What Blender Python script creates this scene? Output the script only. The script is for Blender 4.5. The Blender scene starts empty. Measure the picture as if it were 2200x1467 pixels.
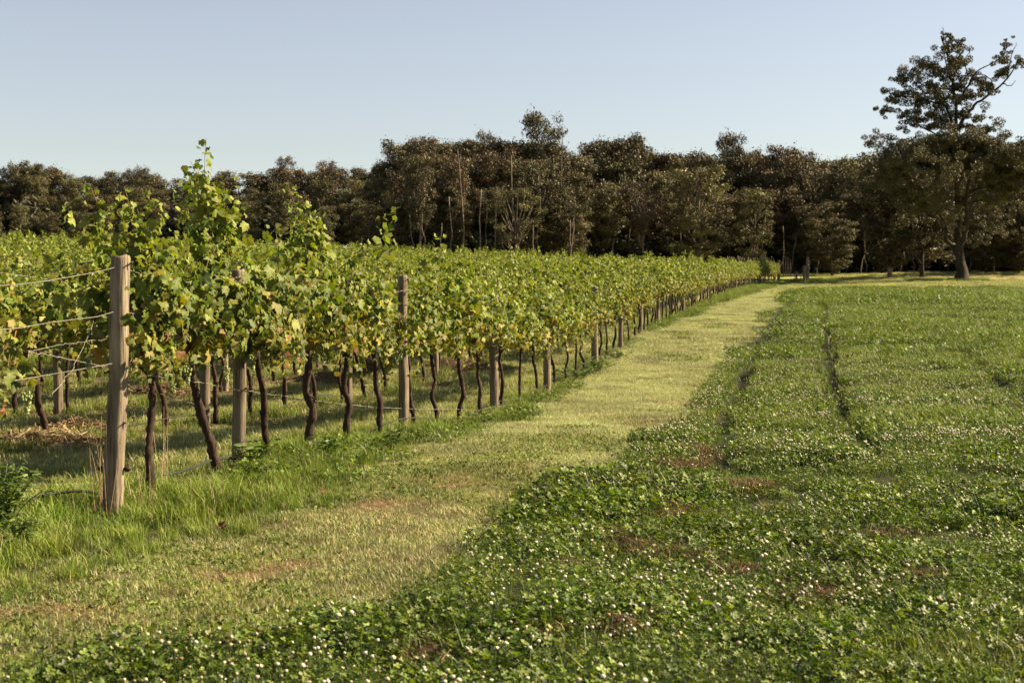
import bpy, math, random
import numpy as np
from mathutils import Matrix, Vector, Euler

# ------------------------------------------------------------------ camera, light, exposure
S = bpy.context.scene
COL = S.collection
CAMZ = 1.6
PITCH = math.radians(2.97)
cam_d = bpy.data.cameras.new('camera'); cam = bpy.data.objects.new('camera', cam_d); COL.objects.link(cam)
cam.location = (0, 0, CAMZ); cam.rotation_euler = (math.pi/2 - PITCH, 0, 0)
cam_d.sensor_width = 36; cam_d.lens = 50; cam_d.clip_start = .1; cam_d.clip_end = 3000
cam_d.dof.use_dof = True; cam_d.dof.focus_distance = 13.0; cam_d.dof.aperture_fstop = 5.6
S.camera = cam

SUN_EL, SUN_AZ = math.radians(34), math.radians(78)
W = bpy.data.worlds.new('World'); S.world = W; W.use_nodes = True
nt = W.node_tree; nt.nodes.clear()
sky = nt.nodes.new('ShaderNodeTexSky'); sky.sky_type = 'NISHITA'; sky.sun_disc = False
sky.sun_elevation = SUN_EL; sky.sun_rotation = SUN_AZ
sky.air_density = 1.0; sky.dust_density = 0.35; sky.ozone_density = 1.0
hs = nt.nodes.new('ShaderNodeHueSaturation'); hs.inputs['Saturation'].default_value = .56; hs.inputs['Value'].default_value = .77; hs.inputs['Hue'].default_value = .512
bg = nt.nodes.new('ShaderNodeBackground'); bg.inputs['Strength'].default_value = .050
wo = nt.nodes.new('ShaderNodeOutputWorld')
nt.links.new(sky.outputs[0], hs.inputs['Color']); nt.links.new(hs.outputs[0], bg.inputs['Color']); nt.links.new(bg.outputs[0], wo.inputs[0])
sd = bpy.data.lights.new('sun', 'SUN'); sd.energy = 5.0; sd.angle = math.radians(.55); sd.color = (1, .82, .53)
sun = bpy.data.objects.new('sun', sd); COL.objects.link(sun)
SUNV = Vector((math.sin(SUN_AZ)*math.cos(SUN_EL), math.cos(SUN_AZ)*math.cos(SUN_EL), math.sin(SUN_EL)))
sun.rotation_euler = SUNV.to_track_quat('Z', 'Y').to_euler()
S.view_settings.view_transform = 'Standard'; S.view_settings.look = 'None'
S.view_settings.exposure = 1.78; S.view_settings.gamma = 1.0
S.view_settings.use_curve_mapping = False
S.cycles.use_denoising = True
S.cycles.max_bounces = 6; S.cycles.diffuse_bounces = 3; S.cycles.transmission_bounces = 4
S.render.film_transparent = False

RNG = np.random.default_rng(7)
random.seed(3)

# ------------------------------------------------------------------ terrain
_ky = [-30,0,8,10.5,13,16,20,25,30,36,41,50,60,80,120,150,175,200,260,700,3000]
_kz = [0,0,0,.05,-.02,-.26,-.46,-.58,-.47,-.38,-.22,-.2,-.14,-.06,.02,.05,.9,1.3,1.6,3,3]
_gy = np.linspace(-30, 700, 3651); _gz = np.interp(_gy, _ky, _kz)
_k = np.hanning(21); _k /= _k.sum(); _gz = np.convolve(np.pad(_gz, 10, mode='edge'), _k, mode='valid')[:len(_gz)]
def sstep(a, b, x):
    t = np.clip((x-a)/(b-a), 0, 1); return t*t*(3-2*t)
def rowX(y):
    return .1963*y - 4.254 + np.where(np.asarray(y) > 90, .0007*(np.asarray(y)-90)**2, 0)
def vnoise(x, y, seed=0):
    x = np.asarray(x, float); y = np.asarray(y, float)
    xi = np.floor(x).astype(np.int64); yi = np.floor(y).astype(np.int64)
    fx = x-xi; fy = y-yi; fx = fx*fx*(3-2*fx); fy = fy*fy*(3-2*fy)
    def h(a, b):
        n = (a*374761393 + b*668265263 + seed*974634777) & 0xffffffff
        n = ((n ^ (n >> 13))*1274126177) & 0xffffffff
        n = n ^ (n >> 16)
        return (n & 0xffff)/65535.0
    return (h(xi,yi)*(1-fx)+h(xi+1,yi)*fx)*(1-fy) + (h(xi,yi+1)*(1-fx)+h(xi+1,yi+1)*fx)*fy
def ground0(x, y):
    x = np.asarray(x, float); y = np.asarray(y, float)
    yc = np.clip(y, -30, 200); u = x - rowX(yc)
    w = 1 - .62*sstep(1.5, 10, u)
    z = np.interp(y, _gy, _gz)*np.where(y < 150, w, 1)
    s = np.logaddexp(0, -(u+2.0)/1.2)*1.2
    s = 78*np.tanh(s/78)
    z = z + .043*s*(.62+.38*np.clip(y/90, 0, 1))*(1+.35*sstep(130, 200, y)*sstep(-25, -45, u)*(1-sstep(-60, -110, u)))
    z = z + .25*sstep(90, 130, y)*sstep(4, 14, u)
    z = z + .03*np.sin(x*.9+1.3)*np.sin(y*.55+.4)*sstep(6, 12, np.hypot(x, y)) + .012*np.sin(x*2.9+y*1.1) + .008*np.sin(y*4.1-x*1.7)
    return z
def seg_dist(x, y, pts):
    d = np.full(np.shape(x), 1e9)
    for (ax, ay), (bx, by) in zip(pts[:-1], pts[1:]):
        vx, vy = bx-ax, by-ay; t = np.clip(((x-ax)*vx+(y-ay)*vy)/(vx*vx+vy*vy), 0, 1)
        d = np.minimum(d, np.hypot(x-ax-t*vx, y-ay-t*vy))
    return d
RUT1 = [(2.7,10.1),(3.29,13.3),(4.84,21.1),(7.16,32.2),(9.48,42.9),(16.8,76.1)]
RUT2 = [(1.6,11.2),(1.9,12.8),(3.07,19.9),(4.6,28),(6.92,39.1),(13.2,68.4)]
RUT3 = [(5.0,10),(5.9,14.5),(6.9,19.2),(9.6,30)]
def ruts(x, y):
    x = np.asarray(x, float); y = np.asarray(y, float)
    wob = .10*(vnoise(x*1.3, y*1.3, 5)-.5)
    k_ = 1.25/(1+np.clip(y-10, 0, 60)/50.); f_ = sstep(9.5, 14, y)
    a = 1 - sstep(.10, .25, seg_dist(x+wob, y, RUT1)*k_); b = 1 - sstep(.10, .27, seg_dist(x+wob, y, RUT2)*k_)
    c = (1 - sstep(.05, .2, seg_dist(x+wob, y, RUT3)))*.6
    brk = .90 + .10*sstep(.3, .55, vnoise(x*.6+3, y*.45, 8))
    return np.maximum(np.maximum(a, b), c)*brk*f_*(1-sstep(62, 74, y))
def ground(x, y):
    return ground0(x, y) - .13*ruts(x, y) + .055*spots(x, y, BROWN) + .05*(vnoise(np.asarray(x)*1.1+5, np.asarray(y)*1.1, 6)-.5)*sstep(0, 1, np.asarray(x)-edgeR(y))*(np.asarray(y) > 3)*(np.asarray(y) < 150) + .018*(vnoise(np.asarray(x)*2.2, np.asarray(y)*2.2, 3)-.5)*sstep(0, 4, np.asarray(y, float))
_ey = [0,5.5,5.9,6.3,6.6,7.7,8.8,9.9,11.1,18,25.8,37.5,51.4,103.7,140,200]
_ex = [-6,-1.7,-1.2,-.72,-.42,-.23,0,.33,.84,2.25,3.56,6.14,9.08,20.34,28.2,42]
_ly = [0,5,6.8,7.3,8.4,9.4,11.7,15.4,22.4,29.6,39.6,65.2,121.4,140,200]
_lx = [-3.2,-2.9,-2.48,-2.17,-1.72,-1.24,-.77,-.25,.74,1.94,3.89,9.82,23.03,27,40]
def edgeR(y): return np.interp(y, _ey, _ex)
def edgeL(y): return np.interp(y, _ly, _lx)
BROWN = [(.98,9.29,.22),(1.05,8.87,.2),(.85,8.95,.14),(.62,8.19,.16),(.72,7.98,.18),(.92,7.75,.2),(1.05,7.5,.14),(1.14,7.35,.16),(1.39,6.69,.13),(1.5,6.72,.09),(1.56,9.85,.2),(.84,10.19,.2),(1.33,11.04,.18),
         (1.05,9.6,.12),(2.2,8.3,.12),(1.7,9.0,.12),(.5,6.2,.1),(.1,6.0,.1),(2.07,7.07,.12),(6.86,19.2,.3),(1.6,12.2,.2),(-.35,5.75,.12),(.3,7.5,.08)]
PBROWN = [(-1.26,7.65,.2),(-1.05,7.76,.1),(-1.57,7.32,.3),(-1.35,7.4,.18),(-2.03,6.47,.22),(-1.72,6.34,.12),(-.43,10.33,.35),(.04,11.21,.28),(-2.4,6.5,.14),(.5,13.5,.4),(2.9,22.,.5),(1.6,18.,.35),(-.9,9.3,.3)]
def spots(x, y, L, seed=0):
    m = np.zeros(np.shape(x)); n = .55+.9*vnoise(np.asarray(x)*7, np.asarray(y)*7, 11+seed)
    for a, b, r in L:
        r = r*.95
        m = np.maximum(m, 1-sstep(r*.45, r*1.1, np.hypot(x-a, (y-b)*.8)*n))
    return m
def frame_ray(px, py):            # bearing of a spot seen in the photograph (2200 px wide), used once to survey the place
    v = np.array([(px-1100)/3056., 1, -(py-733.5)/3056.]); c, s = math.cos(PITCH), math.sin(PITCH)
    return np.array([v[0], v[1]*c+v[2]*s, -v[1]*s+v[2]*c])
def at(px, py):
    r = frame_ray(px, py); t = np.linspace(2, 400, 20000); p = r[None]*t[:, None]
    i = int(np.argmax((p[:, 2]+CAMZ) < ground0(p[:, 0], p[:, 1]))); return float(p[i][0]), float(p[i][1])
def atd(px, py, d):
    r = frame_ray(px, py); r = r*(d/r[1]); return Vector((r[0], r[1], r[2]+CAMZ))

# ------------------------------------------------------------------ helpers
def tag(o, label=None, cat=None, group=None, kind=None):
    if label: o['label'] = label
    if cat: o['category'] = cat
    if group: o['group'] = group
    if kind: o['kind'] = kind
    return o
def link(o, parent=None):
    COL.objects.link(o)
    if parent is not None: o.parent = parent
    return o
def empty(name, loc=(0, 0, 0), rz=0):
    o = bpy.data.objects.new(name, None); o.empty_display_size = .2
    o.location = loc; o.rotation_euler = (0, 0, rz); return link(o)
def mesh_np(name, V, F, mat, col=None, smooth=False):
    V = np.ascontiguousarray(V, dtype=np.float32).reshape(-1, 3); F = np.ascontiguousarray(F, dtype=np.int32)
    me = bpy.data.meshes.new(name); n, k = F.shape
    me.vertices.add(len(V)); me.vertices.foreach_set('co', V.ravel())
    me.loops.add(n*k); me.loops.foreach_set('vertex_index', F.ravel())
    me.polygons.add(n); me.polygons.foreach_set('loop_start', np.arange(0, n*k, k, dtype=np.int32))
    me.polygons.foreach_set('loop_total', np.full(n, k, dtype=np.int32))
    if smooth: me.polygons.foreach_set('use_smooth', np.ones(n, dtype=bool))
    if col is not None:
        a = me.color_attributes.new('col', 'FLOAT_COLOR', 'POINT')
        c = np.ones((len(V), 4), np.float32); c[:, :3] = col; a.data.foreach_set('color', c.ravel())
    me.update(calc_edges=True); me.validate()
    if mat: me.materials.append(mat)
    return me
def mobj(name, me, parent=None):
    return link(bpy.data.objects.new(name, me), parent)
class Geo:                         # triangle collector
    def __init__(s): s.V = []; s.F = []; s.C = []; s.n = 0
    def add(s, V, F, c=(1, 1, 1)):
        V = np.asarray(V, float).reshape(-1, 3); F = np.asarray(F)
        s.V.append(V); s.F.append(F+s.n); s.n += len(V)
        c = np.asarray(c, float); s.C.append(np.broadcast_to(c, V.shape).copy())
        return s
    def mesh(s, name, mat, smooth=False):
        return mesh_np(name, np.concatenate(s.V), np.concatenate(s.F), mat, np.concatenate(s.C), smooth)
def frames(nrm, tip):              # rows: width, tip, normal
    nrm = nrm/np.linalg.norm(nrm, axis=1, keepdims=True)
    tip = tip - nrm*(nrm*tip).sum(1, keepdims=True); tip /= np.linalg.norm(tip, axis=1, keepdims=True)+1e-9
    return np.stack([np.cross(tip, nrm), tip, nrm], axis=1)
def scatter(T, F, pos, R, size, col, cj=None):
    """copies of template T (k,3) -> V, F, C"""
    N, k = len(pos), len(T)
    size = np.asarray(size, float).reshape(-1, 1, 1) if np.ndim(size) else size
    V = pos[:, None, :] + size*np.einsum('kj,njl->nkl', T, R)
    FF = (F[None] + (np.arange(N)*k)[:, None, None]).reshape(-1, F.shape[1])
    C = np.repeat(col, k, axis=0)
    return V.reshape(-1, 3), FF, C
def tube(P, r, n=8, rough=0., rng=RNG, cap=True):
    P = np.asarray(P, float); m = len(P); r = np.broadcast_to(np.asarray(r, float), (m,))
    t = np.gradient(P, axis=0); t /= np.linalg.norm(t, axis=1, keepdims=True)+1e-9
    ref = np.array([.31, .95, .02]) if abs(t[:, 1]).mean() < .8 else np.array([1., .1, .05])
    a = np.cross(t, ref); a /= np.linalg.norm(a, axis=1, keepdims=True)+1e-9; b = np.cross(t, a)
    th = np.linspace(0, 2*math.pi, n, endpoint=False)
    rr = r[:, None]*(1+rough*rng.standard_normal((m, n)))
    V = P[:, None]+rr[..., None]*(a[:, None]*np.cos(th)[None, :, None]+b[:, None]*np.sin(th)[None, :, None])
    i = np.arange(m-1)[:, None]*n; j = np.arange(n)[None]; j2 = (j+1) % n
    q = np.stack([i+j, i+j2, i+n+j2, i+n+j], -1).reshape(-1, 4)
    F = np.concatenate([q[:, [0, 1, 2]], q[:, [0, 2, 3]]]); V = V.reshape(-1, 3)
    if cap:
        V = np.concatenate([V, P[[0, -1]]]); c0, c1 = m*n, m*n+1; jj = np.arange(n); k2 = (jj+1) % n
        F = np.concatenate([F, np.stack([np.full(n, c0), k2, jj], -1), np.stack([np.full(n, c1), (m-1)*n+jj, (m-1)*n+k2], -1)])
    return V, F
def spline(P, n):
    P = np.asarray(P, float); m = len(P); t = np.linspace(0, m-1, n); i = np.clip(t.astype(int), 0, m-2); f = (t-i)[:, None]
    Q = np.concatenate([[2*P[0]-P[1]], P, [2*P[-1]-P[-2]]])
    p0, p1, p2, p3 = Q[i], Q[i+1], Q[i+2], Q[i+3]
    return .5*((2*p1)+(-p0+p2)*f+(2*p0-5*p1+4*p2-p3)*f*f+(-p0+3*p1-3*p2+p3)*f**3)

# ------------------------------------------------------------------ materials
def new_mat(name):
    m = bpy.data.materials.new(name); m.use_nodes = True; n = m.node_tree; n.nodes.clear(); return m, n
def nd(n, t, **kw):
    x = n.nodes.new(t)
    for k, v in kw.items(): setattr(x, k, v)
    return x
def noise(n, scale, vec=None, detail=3, rough=.55):
    x = nd(n, 'ShaderNodeTexNoise'); x.inputs['Scale'].default_value = scale; x.inputs['Detail'].default_value = detail
    x.inputs['Roughness'].default_value = rough
    if vec is not None: n.links.new(vec, x.inputs['Vector'])
    return x.outputs['Fac']
def ramp(n, fac, lo, hi, a, b):
    x = nd(n, 'ShaderNodeMapRange'); n.links.new(fac, x.inputs[0])
    for i, v in zip((1, 2, 3, 4), (lo, hi, a, b)): x.inputs[i].default_value = v
    return x.outputs[0]
def mul(n, a, b, op='MULTIPLY'):
    x = nd(n, 'ShaderNodeMath', operation=op)
    for i, v in enumerate((a, b)):
        if isinstance(v, (int, float)): x.inputs[i].default_value = v
        else: n.links.new(v, x.inputs[i])
    return x.outputs[0]
def hsv(n, col, h=None, s=None, v=None):
    x = nd(n, 'ShaderNodeHueSaturation'); n.links.new(col, x.inputs['Color'])
    for k, w in (('Hue', h), ('Saturation', s), ('Value', v)):
        if w is None: continue
        if isinstance(w, (int, float)): x.inputs[k].default_value = w
        else: n.links.new(w, x.inputs[k])
    return x.outputs[0]
def leafy(name, trans=.3, rough=.5, spec=.3, wscale=.6, hue=.012, val=.25, inst=.25):
    """leaf / blade material: colour comes from the mesh, varied per instance and over the ground"""
    m, n = new_mat(name)
    a = nd(n, 'ShaderNodeVertexColor', layer_name='col'); oi = nd(n, 'ShaderNodeObjectInfo'); g = nd(n, 'ShaderNodeNewGeometry')
    nz = noise(n, wscale, g.outputs['Position'])
    v = mul(n, ramp(n, nz, .3, .7, 1-val, 1+val), ramp(n, oi.outputs['Random'], 0, 1, 1-inst, 1+inst))
    nz2 = noise(n, wscale*2.3, g.outputs['Position'])
    c = hsv(n, a.outputs['Color'], h=ramp(n, nz2, .3, .7, .5-hue, .5+hue), v=v)
    p = nd(n, 'ShaderNodeBsdfPrincipled'); n.links.new(c, p.inputs['Base Color'])
    p.inputs['Roughness'].default_value = rough; p.inputs['Specular IOR Level'].default_value = spec
    t = nd(n, 'ShaderNodeBsdfTranslucent'); n.links.new(hsv(n, c, s=1.15, v=1.25), t.inputs['Color'])
    mx = nd(n, 'ShaderNodeMixShader'); mx.inputs[0].default_value = trans
    n.links.new(p.outputs[0], mx.inputs[1]); n.links.new(t.outputs[0], mx.inputs[2])
    o = nd(n, 'ShaderNodeOutputMaterial'); n.links.new(mx.outputs[0], o.inputs[0]); return m
def woody(name, c1, c2, zs=1.5, sc=30, bump=.4, rough=.85, dist=.01):
    """bark or weathered timber with vertical streaks"""
    m, n = new_mat(name)
    tc = nd(n, 'ShaderNodeTexCoord'); mp = nd(n, 'ShaderNodeMapping'); mp.inputs['Scale'].default_value = (1, 1, zs/sc)
    oi = nd(n, 'ShaderNodeObjectInfo'); ad = nd(n, 'ShaderNodeVectorMath', operation='ADD')
    n.links.new(tc.outputs['Object'], ad.inputs[0]); n.links.new(oi.outputs['Random'], ad.inputs[1]); n.links.new(ad.outputs[0], mp.inputs['Vector'])
    f = noise(n, sc, mp.outputs[0], 6, .65); f2 = noise(n, 3.5, ad.outputs[0], 3)
    mx = nd(n, 'ShaderNodeMix', data_type='RGBA'); n.links.new(ramp(n, f, .32, .68, 0, 1), mx.inputs[0])
    mx.inputs[6].default_value = (*c1, 1); mx.inputs[7].default_value = (*c2, 1)
    v = mul(n, ramp(n, f2, .3, .7, .75, 1.2), ramp(n, oi.outputs['Random'], 0, 1, .85, 1.15))
    p = nd(n, 'ShaderNodeBsdfPrincipled'); n.links.new(hsv(n, mx.outputs[2], v=v), p.inputs['Base Color'])
    p.inputs['Roughness'].default_value = rough; p.inputs['Specular IOR Level'].default_value = .2
    b = nd(n, 'ShaderNodeBump'); b.inputs['Strength'].default_value = bump; b.inputs['Distance'].default_value = dist
    n.links.new(f, b.inputs['Height']); n.links.new(b.outputs[0], p.inputs['Normal'])
    o = nd(n, 'ShaderNodeOutputMaterial'); n.links.new(p.outputs[0], o.inputs[0]); return m
def plain(name, c, rough=.6, metal=0.):
    m, n = new_mat(name); p = nd(n, 'ShaderNodeBsdfPrincipled')
    f = noise(n, 60, None, 3); rgb = nd(n, 'ShaderNodeRGB'); rgb.outputs[0].default_value = (*c, 1)
    n.links.new(hsv(n, rgb.outputs[0], v=ramp(n, f, .3, .7, .7, 1.3)), p.inputs['Base Color'])
    p.inputs['Roughness'].default_value = rough; p.inputs['Metallic'].default_value = metal
    o = nd(n, 'ShaderNodeOutputMaterial'); n.links.new(p.outputs[0], o.inputs[0]); return m
M_vine = leafy('vine_leaf', .32, .58, .25, 2.5, .015, .18, .12)
M_grass = leafy('grass_blade', .25, .6, .2, .8, .012, .26, .22)
M_clover = leafy('clover_leaf', .30, .5, .3, .9, .012, .25, .15)
M_flower = leafy('clover_flower', .15, .7, .1, 2, .01, .08, .12)
M_gum = leafy('gum_leaf', .07, .55, .25, .25, .02, .22, .28)
M_bark = woody('vine_bark', (.012, .008, .006), (.070, .043, .031), 6, 60, .8, .95, .012)
M_post = woody('weathered_timber', (.045, .033, .023), (.27, .215, .150), 2.2, 38, 1., .85, .012)
M_gbark = woody('dark_gum_bark', (.012, .009, .007), (.045, .035, .026), .8, 6, .6, .9, .06)
M_pbark = woody('pale_gum_bark', (.06, .047, .035), (.23, .18, .14), .5, 4, .4, .85, .04)
M_wire = plain('galvanised_wire', (.21, .19, .16), .5, .3)
M_rust = plain('rusty_steel', (.05, .03, .022), .8, .3)
M_hose = plain('black_drip_hose', (.012, .012, .012), .9)
M_straw = leafy('straw', .1, .8, .1, 3, .01, .2, .1)
M_fruit = leafy('grape_skin', .25, .35, .5, 5, .01, .1, .1)

# ------------------------------------------------------------------ ground sheet
def build_ground():
    ys = np.concatenate([np.arange(-12, 3, 1.), np.arange(3, 24, .09), 24*np.exp(np.linspace(0, math.log(1500/24), 420))])
    t = np.linspace(-1, 1, 361)
    sx = np.sign(t)*(abs(t)*.42+.58*abs(t)**4)
    X = sx[None]*(np.maximum(ys, 6)[:, None]*1.15+6) + 0*ys[:, None]; Y = np.repeat(ys[:, None], len(t), 1)
    x, y = X.ravel(), Y.ravel(); z = ground(x, y)
    n1 = vnoise(x*.8, y*.8, 21); n2 = vnoise(x*.12, y*.12, 22); n3 = vnoise(x*3, y*3, 23)
    u = x-rowX(np.clip(y, -30, 200)); we = .12*(vnoise(x*2.5, y*2.5, 2)-.5)*np.clip(y/12, 1, 3)
    eR, eL = edgeR(y), edgeL(y)
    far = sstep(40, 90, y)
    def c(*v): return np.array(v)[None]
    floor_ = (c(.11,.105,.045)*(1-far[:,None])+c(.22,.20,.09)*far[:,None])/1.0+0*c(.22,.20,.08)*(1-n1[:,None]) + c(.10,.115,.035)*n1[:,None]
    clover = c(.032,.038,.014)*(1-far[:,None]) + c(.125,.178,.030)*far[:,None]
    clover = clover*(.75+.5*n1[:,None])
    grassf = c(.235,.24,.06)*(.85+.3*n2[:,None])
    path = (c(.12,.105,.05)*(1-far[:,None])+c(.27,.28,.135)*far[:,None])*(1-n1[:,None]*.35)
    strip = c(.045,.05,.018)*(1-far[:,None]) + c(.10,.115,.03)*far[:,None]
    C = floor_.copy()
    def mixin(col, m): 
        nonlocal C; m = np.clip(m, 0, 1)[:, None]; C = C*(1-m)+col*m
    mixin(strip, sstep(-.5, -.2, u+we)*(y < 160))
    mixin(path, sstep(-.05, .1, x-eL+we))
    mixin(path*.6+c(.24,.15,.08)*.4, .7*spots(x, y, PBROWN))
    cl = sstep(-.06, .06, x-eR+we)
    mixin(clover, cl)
    mixin(c(.022,.025,.010), cl*ruts(x, y)); mixin(c(.05,.028,.017), cl*spots(x, y, BROWN)*sstep(.0,.4,n3+.2))  # rut beds painted near black to deepen their shade; thatch spots brown
    # far paddock: lighter grass past the clover, dry strip under the trees, the bank
    nf = 12*(vnoise(x*.06, y*.06, 33)-.5)
    mixin(grassf, sstep(78, 100, y+nf+.35*(x-.3*y))*cl)
    mixin(grassf, sstep(150, 165, y)*(u > -4))
    mixin(c(.30,.24,.12), sstep(141, 147, y)*(1-sstep(162, 170, y))*sstep(9, 13, u-.0*y))
    mixin(c(.34,.31,.16), (1-sstep(.7, 1.4, abs(x-30.5-(y-143)*.12)))*sstep(141, 146, y)*(1-sstep(168, 175, y)))
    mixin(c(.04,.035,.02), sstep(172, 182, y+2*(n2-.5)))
    # under-row litter in the vineyard
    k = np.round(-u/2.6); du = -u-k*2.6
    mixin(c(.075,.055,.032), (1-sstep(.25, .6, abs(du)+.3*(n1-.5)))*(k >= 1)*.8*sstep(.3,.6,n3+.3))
    V = np.stack([x, y, z], 1); m, n = X.shape
    i = (np.arange(m-1)[:, None]*n+np.arange(n-1)[None]).ravel()
    F = np.stack([i, i+1, i+n+1, i+n], -1)
    mt, nn = new_mat('paddock_ground')
    a = nd(nn, 'ShaderNodeVertexColor', layer_name='col'); g = nd(nn, 'ShaderNodeNewGeometry')
    f1 = noise(nn, 6, g.outputs['Position'], 6, .7); f2 = noise(nn, 45, g.outputs['Position'], 4, .7); f3 = noise(nn, .35, g.outputs['Position'], 4)
    v = mul(nn, mul(nn, ramp(nn, f1, .3, .7, .7, 1.3), ramp(nn, f2, .3, .7, .6, 1.4)), ramp(nn, f3, .3, .7, .85, 1.15))
    cc = hsv(nn, a.outputs['Color'], h=ramp(nn, f3, .3, .7, .49, .51), v=v)
    p = nd(nn, 'ShaderNodeBsdfPrincipled'); nn.links.new(cc, p.inputs['Base Color']); p.inputs['Roughness'].default_value = .95
    p.inputs['Specular IOR Level'].default_value = .1
    b = nd(nn, 'ShaderNodeBump'); b.inputs['Strength'].default_value = .5; b.inputs['Distance'].default_value = .03
    nn.links.new(f2, b.inputs['Height']); nn.links.new(b.outputs[0], p.inputs['Normal'])
    o = nd(nn, 'ShaderNodeOutputMaterial'); nn.links.new(p.outputs[0], o.inputs[0])
    ob = mobj('ground', mesh_np('ground', V, F, mt, C, True))
    tag(ob, 'rolling paddock ground under the vineyard, mown track and clover field', None, None, 'structure')
build_ground()

# ------------------------------------------------------------------ instanced ground cover
def gn_scatter(name, pos, scale, rz, idx, meshes, label, tilt=None):
    me = bpy.data.meshes.new(name); N = len(pos)
    me.vertices.add(N); me.vertices.foreach_set('co', np.asarray(pos, np.float32).ravel())
    a = me.attributes.new('scl', 'FLOAT', 'POINT'); a.data.foreach_set('value', np.asarray(scale, np.float32))
    r = np.zeros((N, 3), np.float32); r[:, 2] = rz
    if tilt is not None: r[:, :2] = tilt
    a = me.attributes.new('rot', 'FLOAT_VECTOR', 'POINT'); a.data.foreach_set('vector', r.ravel())
    a = me.attributes.new('idx', 'INT', 'POINT'); a.data.foreach_set('value', np.asarray(idx, np.int32))
    c = bpy.data.collections.new(name+'_kinds')
    for i, m in enumerate(meshes): c.objects.link(bpy.data.objects.new('%s_tuft_%02d' % (name, i), m))
    ng = bpy.data.node_groups.new(name, 'GeometryNodeTree')
    ng.interface.new_socket('Geometry', in_out='INPUT', socket_type='NodeSocketGeometry')
    ng.interface.new_socket('Geometry', in_out='OUTPUT', socket_type='NodeSocketGeometry')
    N_ = ng.nodes; L = ng.links
    gi = N_.new('NodeGroupInput'); go = N_.new('NodeGroupOutput')
    ci = N_.new('GeometryNodeCollectionInfo'); ci.inputs['Collection'].default_value = c
    ci.inputs['Separate Children'].default_value = True; ci.inputs['Reset Children'].default_value = True
    ip = N_.new('GeometryNodeInstanceOnPoints'); ip.inputs['Pick Instance'].default_value = True
    def attr(n, t):
        x = N_.new('GeometryNodeInputNamedAttribute'); x.data_type = t; x.inputs['Name'].default_value = n; return x.outputs['Attribute']
    er = N_.new('FunctionNodeEulerToRotation'); L.new(attr('rot', 'FLOAT_VECTOR'), er.inputs[0])
    L.new(gi.outputs[0], ip.inputs['Points']); L.new(ci.outputs[0], ip.inputs['Instance']); L.new(attr('idx', 'INT'), ip.inputs['Instance Index'])
    L.new(er.outputs[0], ip.inputs['Rotation']); L.new(attr('scl', 'FLOAT'), ip.inputs['Scale']); L.new(ip.outputs[0], go.inputs[0])
    o = mobj(name, me); md = o.modifiers.new('cover', 'NODES'); md.node_group = ng
    return tag(o, label, name.replace('_', ' '), None, 'stuff')
def palette(rng, n, pal):
    w = np.array([p[0] for p in pal], float); i = rng.choice(len(pal), n, p=w/w.sum())
    c = np.array([p[1:] for p in pal])[i]*rng.uniform(.75, 1.25, (n, 1)); return c
G_FRESH, G_YEL, G_DARK = (.112,.166,.021), (.218,.238,.048), (.045,.062,.013)
STRAW, PINK, PALE = (.44,.37,.22), (.37,.22,.13), (.33,.34,.17)
def blades(rng, n, rad, h0, h1, w, pal, bend=.6, square=False):
    """one tuft of n curved blades"""
    a = rng.uniform(0, 2*math.pi, n); r = rad*np.sqrt(rng.uniform(0, 1, n)); base = np.stack([r*np.cos(a), r*np.sin(a), np.full(n, -.008)], 1)
    h = rng.uniform(h0, h1, n); th = rng.uniform(0, 2*math.pi, n); d = np.stack([np.cos(th), np.sin(th), 0*th], 1)
    b = rng.uniform(.1, bend, n)*h; wd = w*rng.uniform(.6, 1.3, n)
    side = np.stack([-np.sin(th), np.cos(th), 0*th], 1); tw = rng.uniform(-.9, .9, n)[:, None]; sd_ = side*np.cos(tw)+d*np.sin(tw)
    up = np.array([0, 0, 1.])
    mid = base+d*(b*.3)[:, None]+up*(h*.55)[:, None]; tip = base+d*b[:, None]+up*(h*rng.uniform(.8, 1, n))[:, None]
    V = np.stack([base-sd_*wd[:, None]/2, base+sd_*wd[:, None]/2, mid+sd_*wd[:, None]*.42, mid-sd_*wd[:, None]*.42, tip], 1)
    F = np.array([[0, 1, 2], [0, 2, 3], [3, 2, 4]]); FF = (F[None]+(np.arange(n)*5)[:, None, None]).reshape(-1, 3)
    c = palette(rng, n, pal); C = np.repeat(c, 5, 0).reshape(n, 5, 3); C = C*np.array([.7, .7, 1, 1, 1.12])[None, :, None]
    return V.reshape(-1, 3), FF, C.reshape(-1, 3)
def tuft_meshes(name, k, mat, fn):
    out = []
    for i in range(k):
        g = Geo(); rng = np.random.default_rng(100*k+i+len(name)); fn(rng, g); out.append(g.mesh(name, mat))
    return out
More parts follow.
